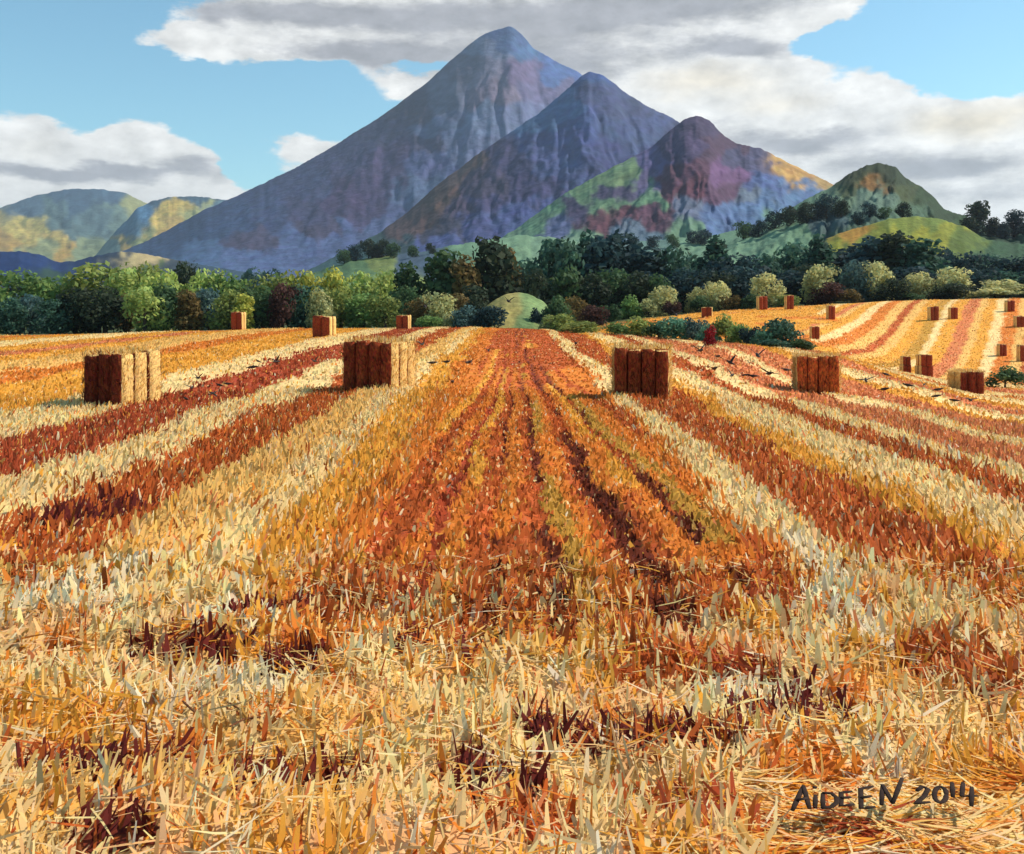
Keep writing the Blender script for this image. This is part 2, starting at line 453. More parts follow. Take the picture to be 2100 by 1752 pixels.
def ground_z(X, Y):
    X = np.asarray(X, float); Y = np.asarray(Y, float)
    Yp = np.clip(Y, 0, 499.9)
    u = np.clip(X / np.maximum(Yp, 9), -1.299, 1.299)
    fu = (u + 1.3) / (GU[1] - GU[0]); fd = Yp / (GD[1] - GD[0])
    iu, idd = np.floor(fu).astype(int), np.floor(fd).astype(int)
    iu = np.clip(iu, 0, len(GU) - 2); idd = np.clip(idd, 0, len(GD) - 2)
    a, b = fu - iu, fd - idd
    z = (GZ[iu, idd] * (1 - a) + GZ[iu + 1, idd] * a) * (1 - b) + (GZ[iu, idd + 1] * (1 - a) + GZ[iu + 1, idd + 1] * a) * b
    z = z + (fbm(X * .25, Y * .25, 31, 3) - .5) * .22 * sstep(Y, 2, 12)
    near = sstep(Y, 3, 5) * (1 - sstep(Y, 60, 110)) * (1 - far_slope(X, Y))
    z = z + near * (fbm(X * 2.2, Y * 2.2, 77, 3) - .5) * .10
    # ruts in the middle of the field
    mid = sstep(Y, 8, 11) * (1 - sstep(Y, 60, 100))
    wc = (X - .1) / wedge_fan(Y)
    for rx, rw, dp in ((.37, .10, .07), (1.13, .14, .11), (1.8, .11, .09), (-.16, .08, .06), (-.78, .12, .06), (-1.3, .14, .05)):
        z = z - dp * mid * np.exp(-((wc + (fbm(X * .4, Y * .16, 15, 3) - .5) * .5 - rx) / rw) ** 2)
    # transverse ridges of raked straw close by
    fg = sstep(Y, 3, 4) * (1 - sstep(Y, 8.5, 11))
    z = z + fg * .05 * np.sin(Y * 5.2 + (fbm(X * .5, Y * .2, 9, 2) - .5) * 9)
    # foothill country beyond
    z = z + sstep(Y, 600, 3000) * 6
    return z


def field_tone(X, Y, blade=None):
    """palette index per point; blade: random 0..1 per blade for mixing colours stalk by stalk"""
    n = X.shape
    wob = (fbm(X * .9, Y * .35, 5, 4) - .5) * 1.0 * np.clip(Y / 25, .35, 1.5)
    fine = (vnoise(X * 9, Y * 5, 6) - .5) * .35
    i = np.clip(np.searchsorted(SW_X, X + wob * 1 + fine) - 1, 0, len(SW_X) - 1)
    idx = SW_C[i].copy()
    wc = (X - .1) / wedge_fan(Y) + (fbm(X * .4, Y * .16, 15, 3) - .5) * .5 + fine * .5
    wi = np.clip(np.searchsorted(WG_X, wc) - 1, 0, len(WG_X) - 1)
    wedge = (X + wob * .5 > -1.75 + .5 * sstep(Y, 12, 40)) & (X + wob * .35 < 2.75)
    wcol = WG_C[wi]
    brk = fbm(X * 1.1, Y * .22, 27, 3)               # rows break up along their length
    wcol = np.where((wcol == 6) & (brk < .44), 4, np.where((wcol == 7) & (brk > .52), 3, wcol))
    wcol = np.where((Y + brk * 20 > 46) & np.isin(wcol, (2, 3, 7)) & (brk > .36), 4, wcol)
    wcol = np.where((Y < 20) & (wcol == 2) & (brk > .47), 3, np.where((Y < 15) & (wcol == 3) & (brk > .55), 4, wcol))
    idx = np.where(wedge, wcol, idx)
    s = X - .545 * Y
    j = np.clip(np.searchsorted(HS_X, s + (fbm(X * .3, Y * .3, 8, 3) - .5) * .5) - 1, 0, len(HS_X) - 1)
    fs = far_slope(X, Y) > .5
    idx = np.where(fs, HS_C[j], idx)
    # the left side of the far slope is plain gold, the valley floor a pale track
    u = X / np.maximum(Y, 5)
    gold = fs & (u + (fbm(X * .15, Y * .15, 12, 3) - .5) * .10 < .315) & (Y > 78)
    idx = np.where(gold, np.where(vnoise(X * .5, Y * .3, 19) > .62, 3, 2), idx)
    # near straw: mixed
    m = fbm(X * 1.5, Y * 1.1, 41, 4); m2 = fbm(X * 3.2 + 9, Y * 1.8, 43, 3)
    mixed = np.select([m < .33, m < .43, m < .57, m < .66], [2, 11, 0, 1], 2)
    mixed = np.where(m2 > .70, 3, np.where(m2 < .34, 9, mixed))
    for cx, cy, rx, ry, c in _pt:
        q = ((X - cx) / rx) ** 2 + ((Y - cy) / ry) ** 2
        mixed = np.where(q + (m2 - .5) * 2.4 < .9, c, mixed)
    rnd = blade if blade is not None else vnoise(X * 14, Y * 9, 3)
    body = sstep(X, -1.6, -1.0) * (1 - sstep(X + (m - .5), 2.4, 2.8))   # the wedge comes closer before it breaks up
    wnear = 1 - sstep(Y + (m - .5) * 4, 8.9 - 1.6 * body, 11.0 - 2.2 * body)
    idx = np.where(rnd < wnear, mixed, idx)
    # the pale swath that bends round the end of the wedge
    for cx, cy, rx, ry, c in _cv:
        q = ((X - cx) / rx) ** 2 + ((Y - cy) / ry) ** 2
        idx = np.where((q + (m2 - .5) * 1.6 < .9) & (rnd < .85), c, idx)
    for cx, cy, rx, ry in _cl:  # shade of the clumps painted into stalk and ground colours
        q = ((X - cx) / rx) ** 2 + ((Y - cy) / ry) ** 2
        idx = np.where(q + (m2 - .5) * 1.6 < .8, np.where(rnd < .72, 10, 4), idx)
    return idx


def tone_rgb(idx, X, Y):
    c = PAL[idx]
    v = .86 + .28 * fbm(X * 1.3, Y * .8, 51, 3)
    return c * v[..., None]


def build_ground():
    Y = np.concatenate([np.linspace(-260, 0, 14)[:-1], np.linspace(0, 3, 8)[:-1], 3 * (130 / 3) ** np.linspace(0, 1, 520), np.linspace(132, 520, 60), 520 * (9000 / 520) ** np.linspace(.02, 1, 30)])
    s = np.linspace(-1, 1, 560)
    g = .62 * s + .38 * s ** 3
    W = 1.15 * np.abs(Y) + 9
    X = g[None, :] * W[:, None]; YY = np.repeat(Y[:, None], len(s), 1)
    Z = ground_z(X, YY)
    idx = field_tone(X, YY)
    col = tone_rgb(idx, X, YY)
    # soil shows between the stalks: a little darker and redder than the straw
    col = col * (1 - .12 * (1 - sstep(YY, 15, 45)))[..., None] * np.array([1.0, .92, .85])
    # rough grass under the woods beyond the field
    u = X / np.maximum(YY, 5)
    edge = np.interp(u, [-.8, .05, .12, .2, 1.2], [101, 98, 118, 126, 127])
    wood = sstep(YY + (fbm(X * .3, YY * .3, 61, 3) - .5) * 4, edge, edge + 2)
    gc = lin((88, 92, 48)); gc2 = lin((60, 72, 42))
    mixn = fbm(X * .05, YY * .05, 65, 3)[..., None]
    col = col * (1 - wood[..., None]) + (np.array(gc) * mixn + np.array(gc2) * (1 - mixn)) * wood[..., None]
    me = fast_mesh('ground', np.stack([X, YY, Z], -1).reshape(-1, 3), grid_faces(len(Y), len(s)), 4, col.reshape(-1, 3), True)
    o = link(bpy.data.objects.new('ground', me)); me.materials.append(M_GROUND)
    tag(o, 'striped golden harvested field running back to the woods', kind='structure')


build_ground()


def on_ground(px, py, dmin=3.5, dmax=135):
    """walk the line of sight until it meets the ground"""
    d = np.arange(dmin, dmax, .1)
    X = (px - CX) / F * d; Zr = EYE - (py - HZ) / F * d
    below = ground_z(X, d) >= Zr
    k = int(np.argmax(below)) if below.any() else len(d) - 1
    return Vector((X[k], d[k], float(ground_z(X[k:k + 1], d[k:k + 1])[0])))


# ------------------------------------------------------------------ hills and mountains
class Hill: pass


def build_hill(name, label, crest, d1, d0, base_py, patches, mat, nu=260, nt=110, power=1.25, rough=.016, wig=10, back=.5, seed=1, k=.64, warp=16, dn=.0, jag=2.2):
    """a real slope: crest line at d1 metres, foot at d0, falling away behind"""
    cx = np.array([c[0] for c in crest], float); cy = np.array([c[1] for c in crest], float)
    px = np.linspace(cx[0], cx[-1], nu)
    py = np.interp(px, cx, cy)
    ker = np.array([1, 2, 3, 2, 1.]) / 9
    pys = np.convolve(np.pad(py, 2, mode='edge'), ker, 'valid')
    pys = pys + (fbm(px * .05, px * 0 + seed, seed, 3) - .5) * jag * 2 + (vnoise(px * .22, px * 0 + 3, seed + 2) - .5) * jag * .9
    u = (px - CX) / F
    t = np.concatenate([np.linspace(0, 1, nt), 1 + np.linspace(.04, 1, 14)])
    U, T = np.meshgrid(u, t, indexing='ij')
    D = np.where(T <= 1, d0 + (d1 - d0) * T, d1 + (T - 1) * (d1 - d0) * back)
    D = D * (1 + dn * (fbm(U * 6, T * 0 + 2, seed + 5, 2) - .5))
    zc = (EYE + (HZ - pys) / F * d1)[:, None]
    zb = (EYE + (HZ - np.minimum(base_py, 700)) / F * d0)
    tf = np.clip(T, 0, 1)
    # gullies run down the slope
    pk = px[int(np.argmin(pys))]                     # gullies fan out from the summit
    wu = (U * F + CX - pk) / (1.75 - tf) * .9 + (fbm(U * F * .016, T * 4, seed + 3, 4) - .5) * 120
    ridge = 1 - np.abs(2 * fbm(wu * .022, T * 1.3, seed + 9, 4) - 1)
    det = fbm(U * F * .05, T * 12, seed + 21, 5) - .5
    H = zc - zb
    env = np.sin(np.pi * np.clip(tf, 0, 1)) ** .7
    Z = zb + H * tf ** power + np.abs(H) * env * ((ridge - .6) * rough * 4 + det * rough * 2.8)
    Z = np.where(T > 1, zc - np.maximum(H, 2) * (T - 1) * 1.05, Z)
    P = U * F + CX
    Q = HZ - (Z - EYE) / D * F
    # ground cover: heather, scree, bracken and grass in patches, some with sunlight painted in
    wx = (fbm(P * .03, Q * .03, seed + 31, 5) - .5) * warp * 5.5; wy = (fbm(P * .03 + 40, Q * .03, seed + 37, 5) - .5) * warp * 4
    pp = (P + wx).ravel(); qq = (Q + wy).ravel()
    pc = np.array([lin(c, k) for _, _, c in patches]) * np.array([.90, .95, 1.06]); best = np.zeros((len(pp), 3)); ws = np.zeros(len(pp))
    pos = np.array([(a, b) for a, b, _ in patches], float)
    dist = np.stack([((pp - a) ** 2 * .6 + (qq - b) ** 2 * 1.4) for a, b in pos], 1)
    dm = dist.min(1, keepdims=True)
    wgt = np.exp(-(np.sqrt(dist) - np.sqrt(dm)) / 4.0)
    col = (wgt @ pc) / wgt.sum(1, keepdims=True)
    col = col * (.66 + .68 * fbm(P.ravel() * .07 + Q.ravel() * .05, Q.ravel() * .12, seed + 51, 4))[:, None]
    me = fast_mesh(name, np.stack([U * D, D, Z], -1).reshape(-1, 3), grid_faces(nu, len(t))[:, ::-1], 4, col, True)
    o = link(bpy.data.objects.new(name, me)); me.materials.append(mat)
    tag(o, label, kind='structure')
    h = Hill(); h.o = o; h.px = px; h.Q = Q[:, :nt]; h.D = D[:, :nt]; h.Z = Z[:, :nt]
    return h


def on_hill(h, px, py):
    i = int(np.clip(np.searchsorted(h.px, px), 0, len(h.px) - 1))
    q = h.Q[i]; k = int(np.argmax(q <= py)) if (q <= py).any() else len(q) - 1
    d = h.D[i, k]
    return Vector(((px - CX) / F * d, d, h.Z[i, k]))


far_left = build_hill('hill', 'blue green rounded hill with sandy lower fields at far left',
    [(-300, 470), (-150, 450), (0, 428), (60, 404), (130, 390), (210, 387), (260, 398), (300, 418), (350, 440), (420, 470), (500, 520), (560, 560)], 4700, 3300, 560,
    [(60, 420, (92, 118, 128)), (150, 400, (72, 100, 116)), (230, 400, (76, 104, 120)), (100, 440, (104, 128, 118)), (180, 450, (98, 122, 118)), (60, 465, (236, 204, 96)), (30, 490, (216, 168, 72)),
     (110, 480, (228, 192, 92)), (130, 510, (222, 174, 74)), (80, 510, (170, 172, 110)), (160, 480, (104, 128, 120)), (180, 520, (150, 160, 110)), (240, 440, (120, 140, 120)), (-100, 470, (96, 120, 118)),
     (280, 430, (168, 164, 100)), (-50, 520, (120, 140, 100))], M_HILL, nu=160, seed=3)
far_left2 = build_hill('hill', 'low hill with tawny diagonal fields beside the foot of the mountain',
    [(150, 560), (200, 520), (240, 470), (280, 430), (310, 412), (350, 404), (400, 403), (440, 408), (500, 420), (560, 450), (640, 520)], 3250, 2350, 560,
    [(330, 412, (76, 106, 120)), (420, 410, (84, 112, 122)), (280, 440, (112, 158, 182)), (250, 465, (104, 140, 150)), (310, 450, (236, 200, 104)), (370, 430, (240, 200, 100)), (400, 440, (184, 184, 120)),
     (340, 470, (218, 178, 98)), (260, 490, (196, 160, 84)), (300, 490, (176, 176, 112)), (240, 520, (140, 160, 140)), (360, 490, (150, 165, 125)), (450, 440, (100, 130, 140))], M_HILL, nu=140, seed=5)
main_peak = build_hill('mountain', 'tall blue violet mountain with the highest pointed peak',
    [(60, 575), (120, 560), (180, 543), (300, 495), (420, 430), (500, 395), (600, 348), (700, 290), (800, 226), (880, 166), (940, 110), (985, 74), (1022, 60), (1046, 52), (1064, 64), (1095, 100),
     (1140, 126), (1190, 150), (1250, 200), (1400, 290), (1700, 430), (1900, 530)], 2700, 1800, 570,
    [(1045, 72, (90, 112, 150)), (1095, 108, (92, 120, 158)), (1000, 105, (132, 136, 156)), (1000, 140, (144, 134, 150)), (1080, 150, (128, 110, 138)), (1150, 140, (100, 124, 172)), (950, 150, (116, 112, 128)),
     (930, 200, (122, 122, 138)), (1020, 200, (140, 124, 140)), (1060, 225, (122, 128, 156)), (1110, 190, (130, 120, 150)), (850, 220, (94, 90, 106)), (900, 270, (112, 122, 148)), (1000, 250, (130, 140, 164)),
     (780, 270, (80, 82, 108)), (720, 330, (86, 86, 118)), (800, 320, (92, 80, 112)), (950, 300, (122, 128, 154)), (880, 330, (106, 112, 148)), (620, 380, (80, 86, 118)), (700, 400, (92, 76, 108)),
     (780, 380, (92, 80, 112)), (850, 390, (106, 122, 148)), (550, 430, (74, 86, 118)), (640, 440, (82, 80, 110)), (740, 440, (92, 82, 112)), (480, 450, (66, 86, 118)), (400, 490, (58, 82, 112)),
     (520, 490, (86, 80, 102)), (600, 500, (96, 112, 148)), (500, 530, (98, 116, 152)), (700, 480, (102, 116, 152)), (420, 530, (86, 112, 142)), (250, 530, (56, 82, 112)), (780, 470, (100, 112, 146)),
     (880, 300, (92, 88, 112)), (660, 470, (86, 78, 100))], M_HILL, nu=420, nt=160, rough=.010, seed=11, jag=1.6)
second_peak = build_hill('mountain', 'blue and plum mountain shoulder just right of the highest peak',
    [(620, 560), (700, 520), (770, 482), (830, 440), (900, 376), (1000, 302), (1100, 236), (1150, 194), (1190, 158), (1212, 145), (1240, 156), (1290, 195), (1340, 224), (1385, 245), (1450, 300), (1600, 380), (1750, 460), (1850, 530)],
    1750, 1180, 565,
    [(1215, 155, (74, 98, 146)), (1160, 200, (92, 120, 158)), (1100, 250, (94, 122, 156)), (1240, 190, (86, 92, 128)), (1300, 220, (84, 90, 122)), (1190, 260, (90, 102, 148)), (1280, 270, (80, 92, 128)),
     (1100, 290, (92, 98, 138)), (1050, 330, (86, 80, 112)), (960, 345, (118, 92, 84)), (1000, 370, (86, 76, 96)), (900, 410, (112, 84, 72)), (1080, 380, (80, 76, 112)), (1150, 330, (92, 102, 142)),
     (1230, 320, (76, 82, 122)), (850, 450, (112, 84, 76)), (930, 430, (88, 74, 94)), (1000, 420, (86, 82, 118)), (820, 478, (112, 84, 78)), (1050, 440, (96, 106, 152)), (900, 470, (78, 76, 92)),
     (760, 500, (58, 96, 84)), (720, 520, (62, 100, 92)), (830, 505, (66, 88, 88)), (880, 500, (96, 106, 152)), (1330, 260, (84, 94, 130)), (980, 460, (92, 98, 140)), (1400, 290, (80, 84, 116))], M_HILL, nu=340, nt=140,
    rough=.017, seed=17, jag=2)
third_peak = build_hill('mountain', 'plum and green lower mountain with a right flank painted sunlit tawny',
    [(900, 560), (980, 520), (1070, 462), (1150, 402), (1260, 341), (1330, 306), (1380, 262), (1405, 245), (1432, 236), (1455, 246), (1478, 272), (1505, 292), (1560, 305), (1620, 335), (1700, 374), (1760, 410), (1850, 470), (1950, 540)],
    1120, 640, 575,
    [(1430, 250, (86, 70, 96)), (1400, 300, (92, 76, 106)), (1470, 300, (98, 70, 88)), (1540, 322, (92, 86, 112)), (1590, 340, (108, 96, 116)), (1650, 350, (228, 172, 92)), (1618, 334, (228, 172, 92)), (1690, 375, (196, 156, 90)),  # tawny right flank entries hold sunlight as painted colour
     (1715, 395, (160, 150, 92)), (1340, 320, (112, 100, 138)), (1420, 350, (104, 66, 82)), (1500, 355, (132, 92, 126)), (1560, 370, (96, 112, 154)), (1270, 350, (140, 164, 110)), (1200, 390, (130, 160, 108)),
     (1150, 420, (116, 156, 112)), (1100, 450, (126, 162, 116)), (1320, 375, (110, 100, 132)), (1250, 400, (84, 74, 100)), (1180, 430, (80, 70, 96)), (1400, 390, (112, 64, 78)), (1330, 408, (122, 158, 114)),
     (1480, 400, (108, 74, 94)), (1540, 405, (116, 126, 136)), (1600, 410, (100, 126, 156)), (1250, 428, (130, 162, 116)), (1290, 445, (112, 66, 74)), (1235, 462, (110, 68, 76)), (1350, 440, (110, 72, 84)),
     (1420, 432, (120, 126, 142)), (1480, 442, (100, 122, 154)), (1550, 440, (106, 132, 164)), (1650, 400, (106, 132, 164)), (1050, 480, (140, 170, 126)), (1000, 505, (130, 164, 122)), (1150, 470, (112, 118, 150)),
     (1300, 480, (120, 136, 146)), (1200, 490, (138, 168, 128)), (1400, 480, (130, 162, 124)), (1080, 510, (120, 156, 116)), (1600, 460, (118, 150, 120)), (1700, 450, (112, 140, 110))], M_HILL, nu=340, nt=140, rough=.017, seed=23, jag=2.2)
foothill = build_hill('hill', 'pale green foothill behind the dark woods',
    [(560, 590), (640, 560), (720, 535), (790, 525), (840, 520), (920, 505), (1000, 492), (1080, 482), (1160, 492), (1260, 500), (1400, 488), (1500, 476), (1600, 450), (1700, 440), (1850, 470), (2000, 520), (2200, 560)], 560, 330, 600,
    [(720, 545, (104, 132, 86)), (790, 535, (140, 150, 82)), (850, 530, (92, 108, 120)), (900, 520, (100, 120, 120)), (960, 510, (132, 164, 122)), (1050, 500, (140, 170, 126)), (1150, 510, (134, 162, 124)), (1250, 520, (120, 140, 130)),
     (1350, 510, (122, 150, 130)), (1440, 500, (132, 164, 124)), (1550, 480, (126, 158, 118)), (1650, 470, (110, 142, 104)), (1800, 490, (84, 110, 76)), (1000, 560, (120, 140, 80)), (800, 570, (150, 160, 80)), (1300, 560, (60, 76, 50)),
     (1600, 540, (60, 80, 60))], M_NEARHILL, nu=300, nt=70, rough=.03, seed=29, jag=3)
green_hill = build_hill('hill', 'dark green rounded hill with bare orange patches at right',
    [(1440, 520), (1530, 480), (1600, 440), (1650, 410), (1700, 386), (1740, 358), (1770, 342), (1805, 334), (1835, 340), (1856, 366), (1890, 384), (1915, 402), (1935, 430), (1975, 441), (2010, 462), (2060, 465), (2120, 462), (2200, 455), (2320, 450)],
    430, 250, 560,
    [(1810, 342, (64, 72, 44)), (1850, 365, (60, 72, 44)), (1770, 352, (74, 78, 44)), (1800, 372, (150, 104, 50)), (1850, 384, (84, 92, 52)), (1825, 365, (70, 74, 42)), (1740, 385, (88, 98, 62)), (1720, 405, (116, 138, 104)), (1800, 405, (116, 138, 112)),
     (1870, 420, (92, 116, 86)), (1900, 405, (58, 76, 42)), (1930, 440, (62, 80, 46)), (1660, 425, (124, 150, 112)), (1640, 455, (122, 154, 112)), (1960, 470, (66, 92, 52)), (2050, 480, (50, 78, 48)), (1560, 480, (132, 164, 122)),
     (1700, 450, (84, 104, 98)), (1760, 440, (100, 124, 100)), (1850, 450, (96, 122, 92)), (1600, 500, (124, 156, 116)), (2100, 500, (66, 96, 66)), (2250, 480, (60, 86, 54)), (1750, 475, (90, 110, 80))], M_NEARHILL, nu=280, nt=90, rough=.035, seed=37, jag=2.5)
meadow = build_hill('hill', 'bright yellow green meadow on the slope at right',
    [(1600, 560), (1660, 515), (1690, 492), (1730, 475), (1780, 462), (1830, 448), (1880, 444), (1930, 450), (1980, 466), (2020, 490), (2080, 500), (2200, 500)], 235, 170, 590,
    [(1700, 485, (176, 146, 62)), (1740, 478, (206, 148, 58)), (1780, 480, (150, 152, 56)), (1850, 460, (152, 158, 66)), (1900, 455, (132, 146, 66)), (1950, 470, (160, 156, 52)), (1720, 505, (170, 164, 56)), (1800, 500, (164, 160, 54)),
     (1880, 490, (172, 164, 54)), (1750, 520, (128, 134, 60)), (1980, 490, (110, 124, 52)), (2060, 510, (66, 96, 60)), (1650, 520, (80, 104, 70)), (1850, 540, (70, 84, 50)), (2050, 560, (60, 80, 50))], M_NEARHILL, nu=160, nt=60, rough=.02, seed=41, jag=2)
mound = build_hill('hill', 'small domed meadow half ochre half green among the trees',
    [(960, 690), (975, 660), (990, 636), (1010, 618), (1035, 604), (1060, 599), (1085, 603), (1110, 615), (1132, 634), (1146, 656), (1160, 690)], 128, 112, 690,
    [(1000, 640, (204, 180, 98)), (1040, 612, (196, 176, 98)), (1040, 650, (200, 176, 96)), (1085, 612, (146, 166, 100)), (1100, 640, (150, 170, 104)), (1120, 660, (158, 168, 96)), (1080, 660, (142, 162, 98))], M_NEARHILL, nu=70, nt=40, rough=.01, seed=43, jag=1.5, warp=5, power=.7)
dark_foot = build_hill('hill', 'low navy blue rise behind the left wood',
    [(-200, 530), (-60, 520), (0, 517), (50, 515), (90, 524), (120, 540), (150, 536), (200, 523), (260, 515), (330, 528), (420, 545), (520, 560), (640, 580)], 900, 600, 590,
    [(30, 525, (40, 62, 104)), (90, 535, (44, 66, 108)), (180, 535, (42, 62, 96)), (250, 528, (52, 72, 90)), (300, 530, (216, 186, 128)), (270, 535, (210, 184, 124)), (350, 545, (70, 80, 84)), (450, 560, (70, 90, 100)), (-80, 530, (44, 66, 100)),
     (100, 560, (60, 84, 70)), (300, 570, (90, 110, 60))], M_NEARHILL, nu=160, nt=40, rough=.02, seed=47, jag=2)

# ------------------------------------------------------------------ trees
def crown_mesh(kind, seed, n=1500):
    r = np.random.default_rng(seed)
    lobes = []
    if kind == 'round':
        lobes.append((0, 0, .5, .36, .40))
        for k in range(14):
            a = r.uniform(0, 6.283); rr = r.uniform(.16, .36); z = .14 + .68 * k / 13
            s = r.uniform(.15, .25); lobes.append((rr * math.cos(a), rr * math.sin(a), z, s, s * r.uniform(.75, 1.0)))
        lobes.append((0, 0, .84, .2, .16))
    elif kind == 'tall':
        for k in range(12):
            z = .1 + .82 * k / 11; a = r.uniform(0, 6.283); rr = r.uniform(.03, .16) * (1.1 - z * .6)
            s = r.uniform(.15, .23) * (1.15 - .55 * abs(z - .45)); lobes.append((rr * math.cos(a), rr * math.sin(a), z, s, s))
    elif kind == 'pine':
        for k in range(13):
            z = .12 + .84 * k / 12; a = r.uniform(0, 6.283); s = .05 + .22 * (1 - z) ** .8
            lobes.append((.08 * math.cos(a) * (1 - z), .08 * math.sin(a) * (1 - z), z, s, .08))
    else:                                            # bush
        for k in range(12):
            a = r.uniform(0, 6.283); rr = r.uniform(.05, .36); s = r.uniform(.16, .27)
            lobes.append((rr * math.cos(a), rr * math.sin(a), r.uniform(.14, .70 - .5 * rr), s, s * .85))
    L = np.array(lobes)
    wt = L[:, 3] ** 2; which = r.choice(len(L), n, p=wt / wt.sum())
    v = r.normal(size=(n, 3)); v /= np.linalg.norm(v, axis=1, keepdims=True)
    rad = r.uniform(.72, 1.06, n) ** 1
    rad = np.where(r.random(n) < .25, r.uniform(.3, .8, n), rad)
    c = L[which]
    P = np.stack([c[:, 0] + v[:, 0] * c[:, 3] * rad, c[:, 1] + v[:, 1] * c[:, 3] * rad, c[:, 2] + v[:, 2] * c[:, 4] * rad], 1)
    P[:, 2] = np.maximum(P[:, 2], .02)
    nrm = v + r.normal(size=(n, 3)) * .55; nrm /= np.linalg.norm(nrm, axis=1, keepdims=True)
    t1 = np.cross(nrm, r.normal(size=(n, 3))); t1 /= np.linalg.norm(t1, axis=1, keepdims=True)
    t2 = np.cross(nrm, t1)
    s = r.uniform(.025, .058, n)[:, None]; s2 = s * r.uniform(.5, .9, n)[:, None]
    V = np.stack([P - t1 * s, P + t2 * s2 * .9 + nrm * s * .15, P + t1 * s, P - t2 * s2], 1).reshape(-1, 3)
    fc = np.arange(n * 4).reshape(n, 4)
    lob = r.uniform(.72, 1.28, len(L))[which]
    sh = (lob * r.uniform(.75, 1.25, n))[:, None] * np.array([1, 1, 1.])
    yel = r.uniform(-.12, .16, n); sh[:, 0] *= 1 + yel; sh[:, 2] *= 1 - yel
    me = fast_mesh('crown_' + kind, V, fc, 4, np.repeat(sh, 4, 0)); me.materials.append(M_LEAF)
    return me


def trunk_mesh(kind, seed):
    r = random.Random(seed); bm = bmesh.new()

    def limb(p, q, r0, r1, n=6):
        p, q = Vector(p), Vector(q); ax = (q - p).normalized(); a = ax.orthogonal().normalized(); b = ax.cross(a)
        ra = [bm.verts.new(p + (a * math.cos(6.283 * k / n) + b * math.sin(6.283 * k / n)) * r0) for k in range(n)]
        rb = [bm.verts.new(q + (a * math.cos(6.283 * k / n) + b * math.sin(6.283 * k / n)) * r1) for k in range(n)]
        for k in range(n): bm.faces.new((ra[k], ra[(k + 1) % n], rb[(k + 1) % n], rb[k]))
        bm.faces.new(rb)
    top = {'round': .6, 'tall': .75, 'pine': .95, 'bush': .3}[kind]; w = {'round': .035, 'tall': .028, 'pine': .022, 'bush': .025}[kind]
    limb((0, 0, -.08), (.01, 0, top * .45), w * 1.3, w * .9); limb((.01, 0, top * .45), (0, .01, top), w * .9, w * .3)
    for k in range(5):
        a = k * 1.26 + r.uniform(-.3, .3); z = top * r.uniform(.4, .75); ln = r.uniform(.12, .25) * (.5 if kind == 'pine' else 1)
        limb((0, 0, z), (math.cos(a) * ln, math.sin(a) * ln, z + ln * .7), w * .45, w * .15, 5)
    me = bpy.data.meshes.new('trunk_' + kind); bm.to_mesh(me); bm.free(); me.materials.append(M_BARK)
    return me


CROWN = {k: [crown_mesh(k, 100 + 7 * i + len(k)) for i in range(4)] for k in ('round', 'tall', 'pine', 'bush')}
TRUNK = {k: [trunk_mesh(k, 5 + i) for i in range(2)] for k in CROWN}
ORD = ['leftmost', 'second', 'third', 'fourth', 'fifth', 'sixth', 'seventh', 'eighth', 'ninth', 'tenth', 'eleventh', 'twelfth', 'thirteenth', 'fourteenth', 'fifteenth',
       'sixteenth', 'seventeenth', 'eighteenth', 'nineteenth', 'twentieth', 'twenty-first', 'twenty-second', 'twenty-third', 'twenty-fourth', 'twenty-fifth', 'twenty-sixth',
       'twenty-seventh', 'twenty-eighth', 'twenty-ninth', 'thirtieth']
GREEN = {'dark green': (66, 88, 56), 'navy green': (44, 64, 66), 'bottle green': (58, 86, 70), 'olive green': (122, 130, 68), 'light green': (150, 162, 88), 'yellow green': (160, 158, 70), 'grey olive': (158, 156, 106),
         'bronze brown': (106, 88, 50), 'maroon': (74, 48, 42), 'teal green': (84, 124, 100), 'mid green': (104, 128, 70), 'pale olive': (176, 172, 120), 'blackish green': (50, 60, 44), 'slate green': (74, 96, 92), 'wine red': (122, 30, 36)}
NOUN = {'round': 'round tree', 'tall': 'narrow tree', 'pine': 'pointed conifer', 'bush': 'bush'}
_tc = 0


def plant(kind, colour, pos, height, width, label, group, sink=.0):
    """a tree or bush: trunk and crown under one Empty"""
    global _tc
    _tc += 1
    name = {'round': 'broadleaf_tree', 'tall': 'tall_tree', 'pine': 'conifer_tree', 'bush': 'bush'}[kind]
    e = empty(name, pos, random.uniform(0, 6.28))
    if kind == 'bush': height *= 1.22
    wfac = {'round': .72, 'tall': .46, 'pine': .44, 'bush': .8}[kind]
    e.scale = (width / wfac, width / wfac, height)
    tr = link(bpy.data.objects.new('trunk' if kind != 'bush' else 'stem', TRUNK[kind][_tc % 2]), e)
    cr = link(bpy.data.objects.new('crown', CROWN[kind][_tc % 4]), e)
    j = random.uniform(.9, 1.1)
    cr.color = (*lin(GREEN[colour], 1.2 * j), 1)
    tag(e, label, 'bush' if kind == 'bush' else 'tree', group)
    return e


def row(items, where, group):
    """items: (px, top_py, width_px, d, kind, colour) ; base on the ground at distance d"""
    items = sorted(items)
    for i, (px, top, wpx, d, kind, colour) in enumerate(items):
        X = (px - CX) / F * d
        z = float(ground_z(np.array([X]), np.array([float(d)]))[0])
        h = EYE + (HZ - top) / F * d - z
        o = 'leftmost in' if i == 0 else ('rightmost in' if i == len(items) - 1 else ORD[i] + ' from left in')
        plant(kind, colour, (X, d, z - .05), h, wpx / F * d, f'{colour} {NOUN[kind]}, {o} {where}', group)


